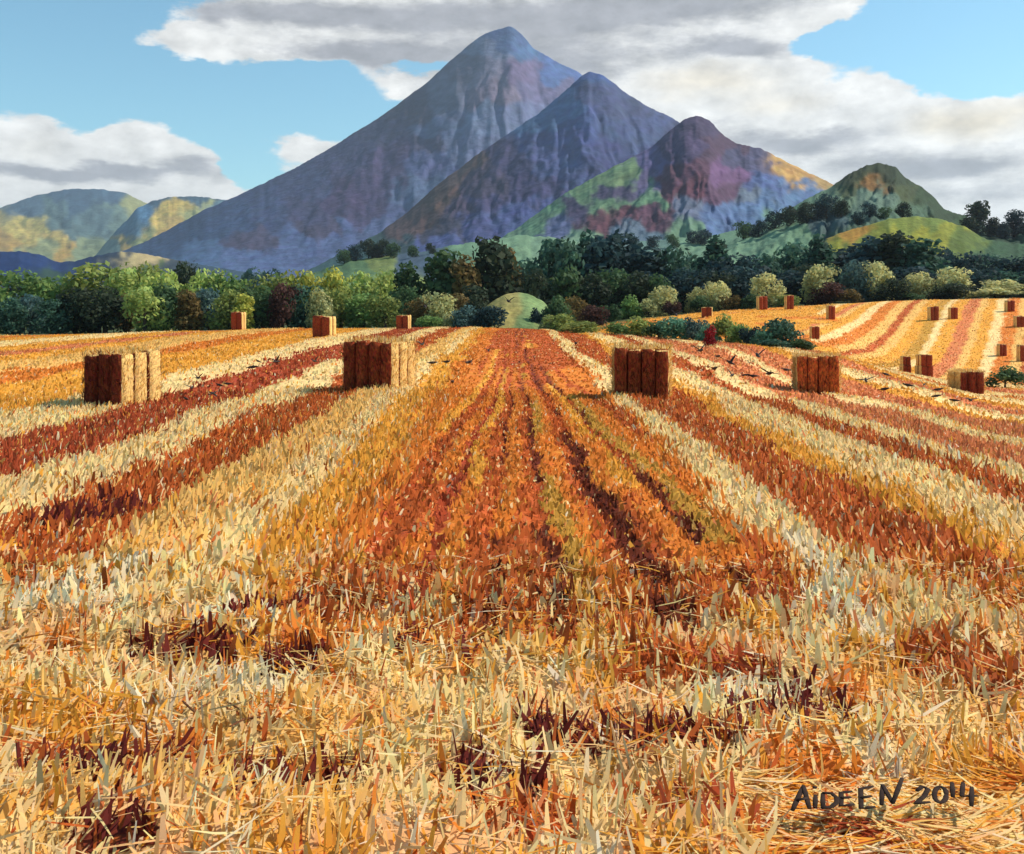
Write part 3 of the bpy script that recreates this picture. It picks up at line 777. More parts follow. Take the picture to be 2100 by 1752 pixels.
# back row of the left wood
row([(-60, 560, 120, 150, 'round', 'olive green'), (45, 550, 110, 150, 'round', 'mid green'), (120, 566, 90, 150, 'round', 'mid green'), (200, 536, 130, 150, 'round', 'olive green'), (262, 548, 80, 146, 'round', 'light green'),
     (298, 538, 80, 152, 'round', 'olive green'), (340, 550, 80, 146, 'round', 'light green'), (375, 534, 60, 158, 'round', 'blackish green'), (417, 550, 70, 147, 'round', 'light green'), (464, 556, 80, 147, 'round', 'mid green'),
     (522, 548, 90, 154, 'round', 'slate green'), (560, 560, 80, 146, 'round', 'olive green'), (626, 552, 70, 146, 'round', 'yellow green'), (680, 546, 70, 148, 'round', 'yellow green'), (741, 556, 80, 147, 'round', 'light green'),
     (800, 552, 70, 150, 'round', 'light green'), (838, 545, 60, 146, 'tall', 'dark green'), (906, 523, 80, 146, 'tall', 'dark green'), (956, 534, 60, 142, 'tall', 'bronze brown'), (1010, 498, 90, 146, 'tall', 'blackish green'),
     (1040, 515, 60, 150, 'tall', 'bronze brown')],
    'the left wood back row', 'back row of the left wood')
row([(-50, 600, 80, 122, 'round', 'bottle green'), (25, 610, 60, 120, 'round', 'bottle green'), (62, 602, 60, 124, 'round', 'slate green'), (110, 612, 70, 120, 'round', 'bottle green'), (155, 588, 76, 122, 'round', 'blackish green'),
     (216, 586, 90, 121, 'round', 'blackish green'), (262, 600, 60, 125, 'round', 'bronze brown'), (296, 586, 70, 119, 'round', 'light green'), (342, 578, 80, 123, 'round', 'dark green'), (389, 600, 50, 120, 'tall', 'bronze brown'),
     (430, 588, 70, 124, 'round', 'slate green'), (471, 592, 66, 120, 'round', 'olive green'), (503, 606, 40, 117, 'tall', 'yellow green'), (540, 586, 76, 121, 'round', 'dark green'), (580, 578, 54, 119, 'round', 'maroon'),
     (619, 584, 70, 122, 'round', 'bottle green'), (655, 590, 56, 117, 'round', 'grey olive'), (700, 586, 70, 121, 'round', 'olive green'), (745, 600, 70, 119, 'round', 'mid green'), (790, 604, 60, 118, 'round', 'olive green'),
     (830, 585, 60, 124, 'round', 'dark green'), (860, 610, 50, 117, 'round', 'bronze brown'), (899, 598, 60, 116, 'round', 'grey olive'), (940, 600, 60, 125, 'round', 'bronze brown'), (975, 590, 60, 130, 'tall', 'blackish green')],
    'the left wood front row', 'front row of the left wood')
row([(925, 640, 36, 108, 'bush', 'pale olive'), (956, 627, 56, 107, 'bush', 'slate green'), (1003, 623, 66, 107, 'bush', 'navy green'), (880, 645, 50, 107, 'bush', 'mid green'), (1104, 624, 34, 116, 'bush', 'navy green'),
     (1150, 640, 60, 108, 'bush', 'olive green'), (978, 604, 50, 111, 'bush', 'blackish green'), (1148, 606, 54, 111, 'bush', 'dark green'), (1128, 646, 40, 109, 'bush', 'grey olive')], 'the row before the domed meadow', 'bushes before the domed meadow')
# the dark wood on the right
rw = random.Random(3)
tops = [(1070, 530), (1129, 490), (1160, 500), (1205, 478), (1240, 492), (1277, 484), (1320, 515), (1378, 504), (1420, 522), (1470, 484), (1510, 520), (1570, 520), (1630, 495), (1680, 482), (1715, 520), (1750, 508), (1800, 490), (1840, 484), (1880, 496), (1930, 505), (1980, 516), (2030, 520),
        (2080, 525), (2140, 520), (2200, 520)]
row([(px, top, rw.uniform(76, 110), rw.uniform(150, 172), 'pine' if px in (1205, 1470, 1680) else rw.choice(['round', 'round', 'tall']), rw.choice(['navy green', 'navy green', 'blackish green', 'bottle green'])) for px, top in tops],
    'the right wood back row', 'back row of the right wood')
row([(px, top, w, d, 'round', c) for px, top, w, d, c in [(1160, 545, 90, 140, 'dark green'), (1100, 550, 70, 138, 'blackish green'), (1215, 560, 80, 139, 'blackish green'), (1265, 548, 90, 141, 'dark green'), (1310, 556, 80, 139, 'blackish green'), (1350, 560, 70, 138, 'dark green'), (1405, 548, 90, 141, 'navy green'),
     (1460, 556, 80, 140, 'blackish green'), (1520, 545, 90, 142, 'navy green'), (1620, 552, 90, 142, 'navy green'), (1655, 540, 80, 144, 'blackish green'), (1770, 552, 90, 143, 'bottle green'), (1880, 545, 90, 145, 'navy green'), (1915, 565, 80, 143, 'blackish green'), (1990, 550, 90, 145, 'navy green'),
     (2060, 555, 90, 145, 'bottle green'), (2140, 556, 90, 144, 'navy green')]], 'the right wood middle row', 'middle row of the right wood')
row([(px, top, w, d, 'round' if h else 'bush', c) for px, top, w, d, h, c in [(1216, 622, 54, 122, 0, 'maroon'), (1180, 606, 50, 128, 1, 'bronze brown'), (1290, 606, 50, 131, 0, 'mid green'), (1356, 585, 50, 133, 1, 'pale olive'), (1330, 612, 40, 131, 0, 'grey olive'), (1376, 612, 34, 130, 0, 'maroon'),
     (1430, 588, 36, 134, 1, 'grey olive'), (1476, 575, 46, 133, 1, 'pale olive'), (1500, 600, 40, 131, 0, 'bronze brown'), (1571, 558, 60, 133, 1, 'pale olive'), (1540, 604, 50, 131, 0, 'dark green'), (1612, 602, 50, 131, 0, 'olive green'), (1680, 540, 60, 134, 1, 'grey olive'), (1700, 578, 60, 132, 1, 'maroon'),
     (1752, 532, 56, 136, 1, 'slate green'), (1800, 534, 56, 136, 1, 'pale olive'), (1830, 570, 60, 132, 1, 'blackish green'), (1890, 556, 48, 134, 1, 'pale olive'), (1952, 546, 60, 134, 1, 'pale olive'), (1960, 580, 70, 131, 1, 'blackish green'), (2040, 590, 90, 133, 0, 'pale olive'), (2062, 572, 70, 136, 1, 'pale olive'),
     (2088, 600, 60, 131, 0, 'blackish green'), (2150, 580, 70, 133, 1, 'grey olive'), (1745, 592, 50, 131, 0, 'bronze brown'), (1870, 600, 50, 131, 0, 'dark green'), (1440, 606, 40, 131, 0, 'dark green'), (1250, 618, 44, 128, 0, 'dark green')]],
    'the right wood front row', 'front row of the right wood')
# hedge between the two fields
row([(px, top, w, d, 'bush', c) for px, top, w, d, c in [(1200, 655, 76, 80, 'olive green'), (1165, 664, 40, 82, 'olive green'), (1262, 656, 60, 75, 'mid green'), (1305, 649, 70, 73, 'olive green'), (1350, 656, 56, 71, 'dark green'), (1385, 645, 70, 70, 'teal green'), (1422, 643, 50, 69, 'slate green'),
     (1455, 664, 50, 67, 'teal green'), (1488, 642, 54, 67, 'olive green'), (1516, 660, 50, 65, 'mid green'), (1542, 663, 40, 64, 'navy green'), (1568, 672, 50, 63, 'teal green'), (1604, 646, 70, 63, 'bottle green'), (1640, 690, 54, 60.5, 'dark green'), (1590, 694, 60, 61, 'bottle green')]],
    'the hedge between the two fields', 'hedge between the two fields')
p = on_ground(1459, 712); plant('bush', 'wine red', p, 1.2, .85, 'small wine red bush in front of the hedge', 'lone bushes')
p = on_ground(2062, 797); plant('bush', 'dark green', p, 1.55, 2.1, 'dark green bush beside the rim-topped bale at the right edge', 'lone bushes')

# trees on the hill at the right
for lst, h, where, grp, kd in (
        ([(706, 540, 26), (730, 536, 32), (756, 530, 36), (784, 528, 34), (808, 530, 28), (846, 528, 22), (882, 520, 20)], foothill, 'the foothill below the mountain', 'trees on the foothill', 'round'),
        ([(1420, 500, 24), (1445, 505, 30), (1300, 508, 22), (1340, 512, 26), (1378, 508, 24), (1230, 512, 24)], foothill, 'the foothill behind the dark wood', 'trees high on the foothill', 'round'),
        ([(1525, 492, 34), (1556, 486, 30), (1590, 470, 34), (1620, 462, 36), (1655, 458, 40), (1695, 452, 46)], green_hill, 'the right hill tree line', 'tree line on the right hill', 'round'),
        ([(1725, 446, 34), (1783, 446, 28), (1812, 449, 22), (1852, 448, 32), (1758, 462, 26)], green_hill, 'the scatter below the right hilltop', 'scattered trees on the right hill', 'round'),
        ([(2005, 478, 54), (2038, 486, 34), (2082, 484, 44), (2120, 480, 44), (1985, 488, 36), (2060, 490, 30)], green_hill, 'the right edge skyline clump', 'skyline clump at the right edge', 'tall')):
    lst = sorted(lst)
    for i, (px, py, s) in enumerate(lst):
        p = on_hill(h, px, py); hh = s / F * p.y
        c = random.choice(['blackish green', 'navy green', 'dark green'])
        o = 'leftmost in' if i == 0 else ('rightmost in' if i == len(lst) - 1 else ORD[i] + ' from left in')
        plant(kd, c, p - Vector((0, 0, .4)), hh * 1.15, hh * (.95 if kd == 'round' else .8), f'{c} {NOUN[kd]}, {o} {where}', grp)

# ------------------------------------------------------------------ bales
def flake_mesh(w, l, h, seed, left=True, right=True):
    """one bulging column of packed straw: shade painted on front and back, light on the outer sides and top"""
    bm = bmesh.new()
    bmesh.ops.create_grid(bm, x_segments=1, y_segments=1, size=.5)
    bm.clear()
    nx, ny, nz = 3, 3, 7
    r = random.Random(seed); vs = {}
    for i in range(nx + 1):
        for j in range(ny + 1):
            for k in range(nz + 1):
                if 0 < i < nx and 0 < j < ny and 0 < k < nz: continue
                x, y, z = i / nx - .5, j / ny - .5, k / nz
                e = (abs(x) > .49) + (abs(y) > .49) + (z < .01 or z > .99)
                f = 1 - .05 * max(0, e - 1) - (.07 if abs(x) > .49 and abs(y) > .49 else 0)
                jit = .012
                vs[i, j, k] = bm.verts.new((x * w * f + r.uniform(-jit, jit), y * l * f + r.uniform(-jit, jit), z * h + (r.uniform(-.03, .03) if k == nz else r.uniform(-jit, jit) if k else 0)))

    def q(a, b, c, d, m):
        fc = bm.faces.new((vs[a], vs[b], vs[c], vs[d])); fc.material_index = m; fc.smooth = True
    for k in range(nz):
        for i in range(nx):
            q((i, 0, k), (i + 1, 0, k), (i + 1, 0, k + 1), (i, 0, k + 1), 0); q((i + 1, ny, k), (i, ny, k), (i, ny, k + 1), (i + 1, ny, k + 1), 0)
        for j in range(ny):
            q((0, j + 1, k), (0, j, k), (0, j, k + 1), (0, j + 1, k + 1), int(left)); q((nx, j, k), (nx, j + 1, k), (nx, j + 1, k + 1), (nx, j, k + 1), int(right))  # inner sides take the shaded straw so the grooves read dark
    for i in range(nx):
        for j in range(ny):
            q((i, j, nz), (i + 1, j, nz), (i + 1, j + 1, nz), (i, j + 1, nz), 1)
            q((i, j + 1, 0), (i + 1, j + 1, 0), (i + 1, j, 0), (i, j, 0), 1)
    me = bpy.data.meshes.new('flake'); bm.to_mesh(me); bm.free()
    me.materials.append(M_BALE_SHADED); me.materials.append(M_BALE_LIT)
    return me


def blade_mesh(name, P, az, lean, length, width, col, curl=None, roll=None):
    """P (n,3) feet; az direction of lean; lean radians from upright"""
    n = len(P)
    dirv = np.stack([np.sin(lean) * np.cos(az), np.sin(lean) * np.sin(az), np.cos(lean)], 1)
    ra = RNG.uniform(0, 6.283, n) if roll is None else roll
    side = np.stack([np.cos(ra), np.sin(ra), np.zeros(n)], 1)
    side = side - dirv * (side * dirv).sum(1, keepdims=True); side /= np.linalg.norm(side, axis=1, keepdims=True) + 1e-9
    nr = np.cross(dirv, side)
    cu = (RNG.normal(size=n) * .12 if curl is None else curl)[:, None] * length[:, None]
    L = length[:, None]; W = width[:, None] * .5
    a = P; b = P + dirv * L * .5 + nr * cu * .25; c = P + dirv * L + nr * cu
    V = np.stack([a - side * W * .8, a + side * W * .8, b + side * W, b - side * W, c + side * W * .5 + dirv * W * .6, c - side * W * .5], 1).reshape(-1, 3)
    k = np.arange(n)[:, None] * 6
    fc = np.concatenate([k + np.array([[0, 1, 2, 3]]), k + np.array([[3, 2, 4, 5]])], 1).reshape(-1, 4)
    C = np.repeat(col[:, None, :], 6, 1)
    return fast_mesh(name, V, fc, 4, C.reshape(-1, 3))


def bale(pos, w, l, h, yaw, label, nx=4, ny=3, seed=1, detail=True, cut=(138, 60, 32), group='straw bales in the stubble field'):  # cut: front and back colour, shade painted in per bale
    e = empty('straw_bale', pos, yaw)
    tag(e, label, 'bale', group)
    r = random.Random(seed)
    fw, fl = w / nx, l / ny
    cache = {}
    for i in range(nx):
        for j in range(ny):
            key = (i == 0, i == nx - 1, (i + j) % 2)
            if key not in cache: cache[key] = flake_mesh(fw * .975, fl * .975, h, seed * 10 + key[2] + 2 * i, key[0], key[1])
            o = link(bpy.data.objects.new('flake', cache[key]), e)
            o.color = (*lin(cut, r.uniform(.85, 1.15)), 1)  # cut: front and back straw colour with the shade painted in
            o.location = ((i + .5) * fw - w / 2 + r.uniform(-.012, .012), (j + .5) * fl - l / 2 + r.uniform(-.03, .03) * (1 if detail else .3), -.03)
            o.rotation_euler = (r.uniform(-.012, .012), r.uniform(-.012, .012), 0)
            o.scale = (1, 1, r.uniform(.965, 1.03))
    if detail:
        # loose stalks sticking out
        n = 2600; rr = np.random.default_rng(seed)
        f = rr.integers(0, 5, n); a = rr.uniform(-.5, .5, n); b = rr.uniform(0, 1, n)
        P = np.zeros((n, 3)); az = np.zeros(n); ln = rr.uniform(.06, .22, n); le = rr.uniform(-.2, 1.3, n)
        P[:, 2] = b * h
        for side, (sx, sy) in enumerate(((0, -1), (1, 0), (0, 1), (-1, 0))):
            mk = f == side
            P[mk, 0] = np.where(sx, sx * w / 2, a[mk] * w); P[mk, 1] = np.where(sy, sy * l / 2, a[mk] * l)
            az[mk] = math.atan2(sy, sx) + rr.uniform(-1.2, 1.2, mk.sum())
        mk = f == 4; P[mk, 0] = a[mk] * w; P[mk, 1] = rr.uniform(-.5, .5, mk.sum()) * l; P[mk, 2] = h - .04; az[mk] = rr.uniform(0, 6.28, mk.sum())
        ci = np.where((f == 0) | (f == 2), rr.choice([NAMES.index('rust'), NAMES.index('dark'), NAMES.index('red'), NAMES.index('maroon'), NAMES.index('dark')], n), rr.choice([NAMES.index('cream'), NAMES.index('straw'), NAMES.index('ochre')], n))  # stalk tones repeat the painted shade on the ends, light on the sides
        me = blade_mesh('loose_straw', P, az, le, ln, rr.uniform(.009, .02, n), PAL[ci] * rr.uniform(.7, 1.05, n)[:, None]); me.materials.append(M_STRAW)
        o = link(bpy.data.objects.new('loose_straw', me), e); o['kind'] = 'stuff'
    return e


def bale_at(x0, x1, ytop, ybase, yaw, label, side=.9, dz=0, **kw):
    p = on_ground((x0 + x1) / 2, ybase); s = p.y / F
    w = (x1 - x0) * s / math.cos(yaw); h = (ybase - ytop) * s
    l = kw.pop('l', w * side)
    c = Vector((p.x, p.y + l / 2, p.z + dz))
    return bale(c, w, l, h, -yaw, label, **kw)


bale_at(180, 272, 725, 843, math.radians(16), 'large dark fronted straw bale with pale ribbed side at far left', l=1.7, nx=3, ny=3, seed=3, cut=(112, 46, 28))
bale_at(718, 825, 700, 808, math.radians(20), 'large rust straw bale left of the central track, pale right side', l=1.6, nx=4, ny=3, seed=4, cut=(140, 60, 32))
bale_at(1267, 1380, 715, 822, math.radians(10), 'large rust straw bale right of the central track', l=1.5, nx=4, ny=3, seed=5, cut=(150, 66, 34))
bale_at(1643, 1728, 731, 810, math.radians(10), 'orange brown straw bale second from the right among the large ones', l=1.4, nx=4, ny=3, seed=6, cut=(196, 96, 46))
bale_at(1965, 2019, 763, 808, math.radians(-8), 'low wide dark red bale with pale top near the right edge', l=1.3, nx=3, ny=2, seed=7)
small = [(474, 500, 640, 678, 20, 'small straw bale at the field edge, leftmost against the trees'), (642, 683, 648, 692, 22, 'small dark fronted bale at the field edge, middle of three on the left'),
         (814, 840, 646, 676, 20, 'small orange bale at the field edge nearest the centre'), (1440, 1462, 630, 651, 14, 'tiny bale behind the hedge, leftmost on the far slope'),
         (1554, 1574, 608, 636, -16, 'tiny upright bale against the wood, left of a close pair'), (1611, 1628, 606, 635, -16, 'tiny upright pale bale against the wood, right of a close pair'),
         (1697, 1713, 627, 656, -14, 'tiny dark bale where the plain gold slope meets the stripes'), (1663, 1681, 670, 697, -10, 'tiny dark bale just right of the hedge end'),
         (1906, 1926, 629, 658, -14, 'tiny dark bale on the striped slope, left of two beneath the dark tree'), (1948, 1965, 630, 655, -12, 'tiny dark bale on the striped slope, right of two beneath the dark tree'),
         (2064, 2082, 617, 640, -10, 'tiny bale at the top of the striped slope near the right edge'), (2083, 2104, 648, 672, -10, 'tiny red brown bale high on the slope at the right edge'),
         (2048, 2066, 706, 731, -12, 'tiny upright bale low on the striped slope near the right edge'), (2090, 2112, 708, 742, -8, 'tiny dark bale low on the slope cut by the right edge')]
for i, (x0, x1, yt, yb, yw, lb) in enumerate(small):
    bale_at(x0, x1, yt, yb, math.radians(yw), lb, nx=2, ny=2, side=.6, seed=20 + i, detail=False, group='small bales far off')
for x0, x1, yt, ym, yb, nm in ((1850, 1869, 733, 748, 765, 'left'), (1886, 1914, 733, 750, 773, 'right')):
    lo_ = bale_at(x0, x1, ym, yb, math.radians(-10), f'small lower bale of the {nm} two-bale stack in the valley', nx=2, ny=2, seed=50 + x0, detail=False, group='stacked bales in the valley')
    s = lo_.location.y / F
    up = bale_at(x0 + 1, x1 - 1, ym, yb, math.radians(-4), f'small upper bale of the {nm} two-bale stack in the valley', dz=(yb - ym) * s * 1.0, nx=2, ny=2, seed=51 + x0, detail=False, group='stacked bales in the valley')

# ------------------------------------------------------------------ stubble
def jitter(col, n, a=.16):
    k = RNG.uniform(1 - a, 1 + a, n)[:, None]; h = RNG.normal(size=n) * .05
    c = col * k; c[:, 0] *= 1 + h * .4; c[:, 2] *= 1 - h * 1.5
    return np.clip(c, .005, .95)


BALE_SPOTS = [(o.location.x, o.location.y) for o in bpy.data.objects if o.type == 'EMPTY' and o.name.startswith('straw_bale')]


def scatter(d0, d1, n, wide=.60):
    v = RNG.uniform(0, 1, n); d = np.sqrt(d0 ** 2 + v * (d1 ** 2 - d0 ** 2))
    u = RNG.uniform(-wide, wide, n)
    X = u * (d + (4.0 if d0 < 20 else 0)); Y = d
    keep = np.ones(n, bool)
    for bx, by in BALE_SPOTS[:5]: keep &= (np.abs(X - bx) > .75) | (np.abs(Y - by) > .8)
    return X[keep], Y[keep]


def stubble(name, label, d0, d1, n, ln, wd, leanr, base_mix=.3, slope=False):
    X, Y = scatter(d0, d1, n); m = len(X)
    fs = far_slope(X, Y)
    fade = (d1 - d0) * .12                           # zones run into each other
    ok = ((fs > .5) & (Y < 126) if slope else (fs < .5)) & (RNG.uniform(0, 1, m) < np.clip((Y - d0) / fade, .15 if d0 > 4 else 1, 1)) & (RNG.uniform(0, 1, m) < np.clip((d1 - Y) / fade, .15, 1))
    X, Y = X[ok], Y[ok]; m = len(X)
    idx = field_tone(X, Y, RNG.uniform(0, 1, m))
    # single stalks of another colour
    rd = RNG.uniform(0, 1, m)
    alt = RNG.choice([0, 1, 2, 3, 4, 8, 9, 11], m, p=[.34, .16, .16, .11, .05, .05, .06, .07])
    if d0 > 4: rd = rd / np.where((X > -1.5) & (X < 2.6), .5, 1)      # fewer strays on the wedge
    idx = np.where((rd < base_mix * np.where(Y < 10, 1.25, .8)) & (idx != 10) & (idx != 6) | (rd < .12) & (idx != 10), alt, idx)
    col = jitter(tone_rgb(idx, X, Y), m)
    mid = sstep(Y, 8.5, 11) * (np.abs(X - .5) < 2.1)
    length = RNG.uniform(ln[0], ln[1], m) * (1 - .5 * mid) * (.75 + .5 * fbm(X * 1.1, Y * 1.1, 88, 2))
    length = np.where(idx == 10, length * 1.05, length)
    length = np.where((idx == 0) & (Y > 9), length * .75, length)
    width = wd[0] + (wd[1] - wd[0]) * RNG.uniform(0, 1, m) ** 1.6
    if d0 < 4: width = width * (.75 + .6 * sstep(Y, 5, 10))
    # the cutter laid the stalks over, most of them away from here; the rest stand as they like
    laid = RNG.uniform(0, 1, m) < .78
    lean = np.where(laid, np.clip(leanr + RNG.normal(size=m) * .22, .1, 1.35), np.abs(RNG.normal(size=m)) * .35)
    az = np.where(laid, math.pi / 2 + RNG.normal(size=m) * .55, RNG.uniform(0, 6.283, m))
    roll = np.where(laid, RNG.normal(size=m) * .45, RNG.uniform(0, 6.283, m))
    P = np.stack([X, Y, ground_z(X, Y) - .01 + .07 * windrow(X, Y) * (Y > 9)], 1)
    # around the lettering the straw lies flat
    sig = (X > 1.2) & (X < 2.8) & (Y > 4.25) & (Y < 5.5)
    length = np.where(sig, length * .38, length); lean = np.where(sig, lean + .9, lean)
    me = blade_mesh(name, P, az, lean, length, width, col, roll=roll); me.materials.append(M_STRAW)
    o = link(bpy.data.objects.new(name, me)); tag(o, label, 'stubble', kind='stuff')


stubble('near_stubble', 'upright cut straw stalks close to the viewer', 3.2, 10.5, 62000, (.09, .25), (.015, .052), 1.08, .30)
stubble('middle_stubble', 'upright cut straw stalks in coloured swaths across the middle of the field', 8.6, 30, 136000, (.10, .25), (.022, .062), .82, .26)
stubble('far_stubble', 'short distant stubble tufts towards the far edge of the field', 22, 98, 170000, (.06, .15), (.04, .10), .75, .18)

stubble('slope_stubble', 'short distant stubble tufts on the striped slope at right', 60, 128, 120000, (.05, .13), (.05, .13), .8, .2, slope=True)


def lying(n=12000):
    X, Y = scatter(3.3, 10, n)
    X = np.concatenate([X, RNG.uniform(1.1, 2.9, 2600)]); Y = np.concatenate([Y, RNG.uniform(4.4, 5.6, 2600)]); m = len(X)
    idx = np.where(RNG.uniform(0, 1, m) < .5, field_tone(X, Y, RNG.uniform(0, 1, m)), RNG.choice([0, 0, 1, 9, 11, 2, 3], m))
    idx = np.where(idx == 10, 1, idx)
    P = np.stack([X, Y, ground_z(X, Y) + RNG.uniform(.01, .10, m)], 1)
    sig = (X > 1.1) & (X < 2.9) & (Y > 4.4) & (Y < 5.6)
    P[:, 2] = np.where(sig, ground_z(X, Y) + RNG.uniform(.004, .03, m), P[:, 2])
    az = np.where(RNG.uniform(0, 1, m) < .6, RNG.normal(size=m) * .5 + np.where(RNG.uniform(0, 1, m) < .5, 0, math.pi), RNG.uniform(0, 6.28, m))
    me = blade_mesh('fallen_straw', P, az, np.where(sig, RNG.uniform(1.5, 1.6, m), RNG.uniform(1.25, 1.62, m)), RNG.uniform(.12, .34, m), RNG.uniform(.009, .02, m), jitter(tone_rgb(idx, X, Y), m))
    me.materials.append(M_STRAW)
    o = link(bpy.data.objects.new('fallen_straw', me)); tag(o, 'loose straw lying crosswise over the near stubble', 'straw', kind='stuff')


lying()

# ------------------------------------------------------------------ birds
def bird_mesh(lift, fold, seed):
    """one skin: spindle body with beak and fan tail, wings lofted from the shoulders; span about 1"""
    bm = bmesh.new()
    ring_prev = None
    prof = [(-.30, .012, .0, .05), (-.22, .02, .0, .045), (-.12, .05, .0, .05), (0, .07, 0, .07), (.10, .068, .004, .064), (.17, .045, .012, .046), (.22, .045, .02, .045), (.265, .03, .02, .03), (.29, .010, .016, .010), (.33, .002, .012, .003)]
    n = 8
    for (y, rz, cz, rx) in prof:
        ring = [bm.verts.new((rx * math.cos(6.283 * k / n), y, cz + rz * math.sin(6.283 * k / n))) for k in range(n)]
        if ring_prev:
            for k in range(n): bm.faces.new((ring_prev[k], ring_prev[(k + 1) % n], ring[(k + 1) % n], ring[k]))
        else: bm.faces.new(ring[::-1])
        ring_prev = ring
    bm.faces.new(ring_prev)
    for s in (-1, 1):
        prev = None
        for t in np.linspace(0, 1, 6):
            x = s * (.03 + (.47 * t) * math.cos(lift) * fold); z = .02 + .47 * t * math.sin(lift) * (1 - .25 * t) * fold
            ch = .17 * (1 - .2 * t) if t < .6 else .17 * .88 * (1 - (t - .6) * 1.9)
            yl = .08 + .05 * math.sin(t * 2.2) - .10 * t * t; th = .014 * (1 - .8 * t)
            sec = [bm.verts.new(v) for v in ((x, yl, z), (x, yl - ch * .35, z + th), (x, yl - ch, z), (x, yl - ch * .35, z - th))]
            if prev:
                for k in range(4): bm.faces.new((prev[k], prev[(k + 1) % 4], sec[(k + 1) % 4], sec[k]))
            else: bm.faces.new(sec)
            prev = sec
        bm.faces.new(prev[::-1])
    bmesh.ops.recalc_face_normals(bm, faces=bm.faces)
    for f in bm.faces: f.smooth = True
    me = bpy.data.meshes.new('bird'); bm.to_mesh(me); bm.free(); me.materials.append(M_BIRD)
    return me


BIRD = {'v': bird_mesh(math.radians(48), 1, 1), 'g': bird_mesh(math.radians(16), 1, 2), 'd': bird_mesh(math.radians(-12), .8, 3), 's': bird_mesh(math.radians(-35), .28, 4)}
WORD = {'v': 'with raised wings', 'g': 'gliding', 'd': 'with wings lowered', 's': 'with folded wings'}


def flock(lst, where, group):
    lst = sorted(lst)
    for i, (px, py, s, k) in enumerate(lst):
        g = on_ground(px, py + (9 if k == 's' else 14))
        d = g.y * .985
        p = uni(px, py, d)
        o = link(bpy.data.objects.new('bird', BIRD[k])); o.location = p
        sc = s / F * d * (1.4 if k != 's' else 1.9); o.scale = (sc,) * 3
        o.rotation_euler = (random.uniform(-.25, .35), random.uniform(-.35, .35), random.choice([0, math.pi]) + random.uniform(-.6, .6) + (1.2 if k == 's' else 0))
        w = '' if len(lst) == 1 else ('leftmost' if i == 0 else 'rightmost' if i == len(lst) - 1 else ORD[i] + ' from left') + ' in '
        tag(o, f'dark bird {WORD[k]}, {w}{where}', 'bird', group)


flock([(406, 775, 24, 'v'), (394, 795, 28, 'v'), (382, 818, 20, 's'), (436, 807, 24, 'd'), (451, 790, 18, 's'), (466, 787, 18, 's'), (517, 753, 22, 's'), (530, 741, 14, 's'), (566, 742, 26, 'v'), (646, 741, 22, 'v')],
      'the flock between the left bales', 'birds between the left bales')
flock([(100, 835, 26, 'g')], 'low over the stubble left of the leftmost large bale', 'lone birds')
flock([(866, 706, 26, 'v'), (886, 744, 20, 's'), (915, 742, 20, 's'), (961, 743, 34, 'g'), (928, 783, 34, 'v'), (1002, 719, 20, 'v')], 'the flock left of the central track', 'birds left of the central track')
flock([(1181, 704, 30, 'v')], 'right of the central track above the pale swath', 'lone birds')
flock([(1436, 719, 30, 'v'), (1472, 731, 24, 'd'), (1554, 729, 40, 'v'), (1498, 744, 32, 'v'), (1465, 756, 32, 'g'), (1501, 770, 30, 'v'), (1530, 769, 18, 's'), (1545, 771, 22, 's'), (1578, 766, 36, 'g'), (1612, 758, 20, 's')],
      'the flock between the right bales', 'birds between the right bales')
flock([(1776, 780, 30, 'g'), (1813, 798, 22, 's'), (1818, 768, 18, 's'), (1863, 790, 22, 's'), (1895, 789, 20, 'v'), (1923, 799, 20, 's'), (1921, 812, 20, 's'), (1958, 821, 20, 's'), (1989, 820, 26, 'g')],
      'the flock near the low right bale', 'birds at the right')
for px, py, d, wh in ((872, 629, 104, 'flying in front of the trees left of the domed meadow'), (1043, 618, 105, 'flying in front of the domed meadow'), (1387, 646, 64, 'flying over the hedge between the fields')):
    o = link(bpy.data.objects.new('bird', BIRD['v'])); o.location = uni(px, py, d); o.scale = (38 / F * d,) * 3; o.rotation_euler = (.2, .1, random.uniform(-.4, .4))
    tag(o, f'small dark bird {wh}', 'bird', 'lone birds')

# ------------------------------------------------------------------ lettering of dark strokes on the flattened straw, and forked twigs
def tube(bm, pts, r, n=6, flat=.6):
    pts = [Vector(p) for p in pts]; prev = None
    for i, p in enumerate(pts):
        t = (pts[min(i + 1, len(pts) - 1)] - pts[max(i - 1, 0)]).normalized()
        a = t.cross(Vector((0, 0, 1))).normalized(); b = a.cross(t)
        rr = r * (1 if 0 < i < len(pts) - 1 else .75)
        ring = [bm.verts.new(p + a * rr * math.cos(6.283 * k / n) + b * rr * flat * math.sin(6.283 * k / n)) for k in range(n)]
        if prev:
            for k in range(n): bm.faces.new((prev[k], prev[(k + 1) % n], ring[(k + 1) % n], ring[k]))
        else: bm.faces.new(ring)
        prev = ring
    bm.faces.new(prev[::-1])


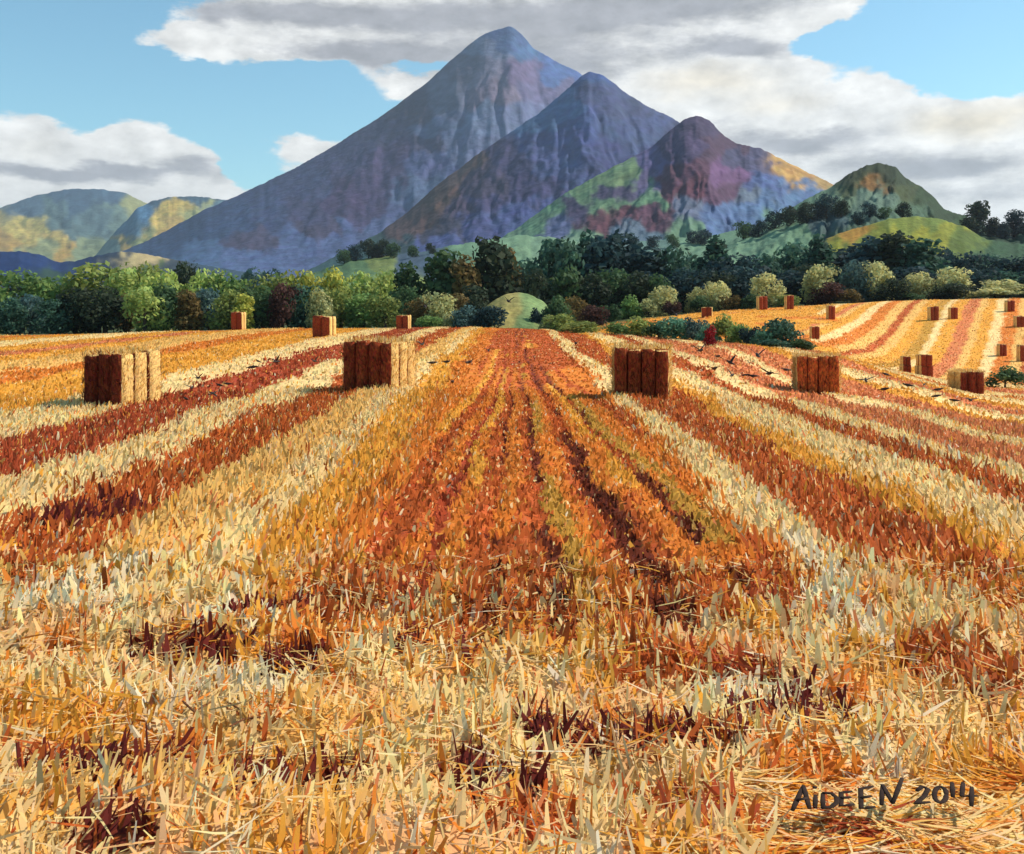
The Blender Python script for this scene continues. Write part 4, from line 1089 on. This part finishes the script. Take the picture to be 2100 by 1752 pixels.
def lettering():
    zl = .15
    def gp(zx, zy):
        px, py = 1050 + .5 * zx, 1260 + .5 * zy
        d = (EYE - zl) * F / (py - HZ)
        return Vector(((px - CX) / F * d, d, zl))
    circ = [(1757 + 25 * math.cos(a), 740 + 33 * math.sin(a)) for a in np.linspace(0, 6.283, 13)]
    strokes = [[[(1150, 805), (1172, 755), (1195, 705)], [(1195, 705), (1208, 755), (1220, 800)], [(1170, 768), (1215, 760)]],
               [[(1245, 742), (1243, 795)], [(1241, 717), (1243, 709)]],
               [[(1275, 735), (1275, 797)], [(1272, 735), (1310, 738), (1332, 755), (1332, 775), (1310, 793), (1273, 798)]],
               [[(1395, 726), (1350, 732), (1350, 786), (1405, 780)], [(1350, 757), (1390, 753)]],
               [[(1480, 706), (1430, 716), (1432, 796), (1490, 790)], [(1432, 757), (1475, 748)]],
               [[(1515, 782), (1520, 702)], [(1520, 702), (1562, 780)], [(1562, 780), (1600, 678)]],
               [[(1660, 725), (1683, 706), (1706, 716), (1692, 745), (1655, 776), (1715, 770)]],
               [circ], [[(1805, 690), (1808, 750)]],
               [[(1850, 690), (1845, 746), (1910, 744)], [(1886, 712), (1884, 790)]]]
    c = gp(1530, 745)
    e = empty('lettering', (c.x, c.y, 0))
    tag(e, 'dark brown hand drawn name and year on pale straw at lower right', 'lettering')
    for st in strokes:
        bm = bmesh.new()
        for k, s in enumerate(st):
            pts = []
            for a, b in zip(s[:-1], s[1:]):
                for t in (0, .5): pts.append((a[0] + (b[0] - a[0]) * t, a[1] + (b[1] - a[1]) * t))
            pts.append(s[-1])
            tube(bm, [gp(*q) - Vector((c.x, c.y, 0)) + Vector((0, 0, .004 * k)) for q in pts], .0135, flat=.3)
        bmesh.ops.recalc_face_normals(bm, faces=bm.faces)
        for f in bm.faces: f.smooth = True
        me = bpy.data.meshes.new('letter'); bm.to_mesh(me); bm.free(); me.materials.append(M_TWIG)
        link(bpy.data.objects.new('letter', me), e)


lettering()
for pts, lb in (([(375, 1438), (398, 1460), (432, 1440)], 'forked brown twig lying on pale straw, left of three'), ([(468, 1440), (492, 1455), (518, 1437)], 'forked brown twig lying on pale straw, upper right of three'),
                ([(472, 1490), (500, 1475), (535, 1471)], 'bent brown twig lying on pale straw, lowest of three')):
    zl = .13
    gp = [Vector(((x - CX) / F * ((EYE - zl) * F / (y - HZ)), (EYE - zl) * F / (y - HZ), zl)) for x, y in pts]
    bm = bmesh.new(); q = []
    for a, b in zip(gp[:-1], gp[1:]): q += [a, a.lerp(b, .5)]
    tube(bm, [v - gp[1] for v in q + [gp[-1]]], .009)
    me = bpy.data.meshes.new('twig'); bm.to_mesh(me); bm.free(); me.materials.append(M_BROWNTWIG)
    o = link(bpy.data.objects.new('twig', me)); o.location = gp[1]; tag(o, lb, 'twig', 'twigs on the near straw')

# ------------------------------------------------------------------ the air
def haze():
    bm = bmesh.new(); bmesh.ops.create_cube(bm, size=1)
    me = bpy.data.meshes.new('haze'); bm.to_mesh(me); bm.free()
    o = link(bpy.data.objects.new('haze', me))
    o.scale = (26000, 19400, 760); o.location = (0, 9000, 760 / 2 - 40)
    m = bpy.data.materials.new('haze'); m.use_nodes = True; nt = m.node_tree; nt.nodes.clear()
    out = nt.nodes.new('ShaderNodeOutputMaterial'); v = nt.nodes.new('ShaderNodeVolumePrincipled')
    v.inputs['Color'].default_value = (.80, .88, 1.0, 1); v.inputs['Density'].default_value = HAZE; v.inputs['Anisotropy'].default_value = .3
    nt.links.new(v.outputs[0], out.inputs['Volume']); me.materials.append(m)
    tag(o, 'thin blue air that softens the far mountains', 'haze', kind='stuff')


HAZE = .00007
haze()
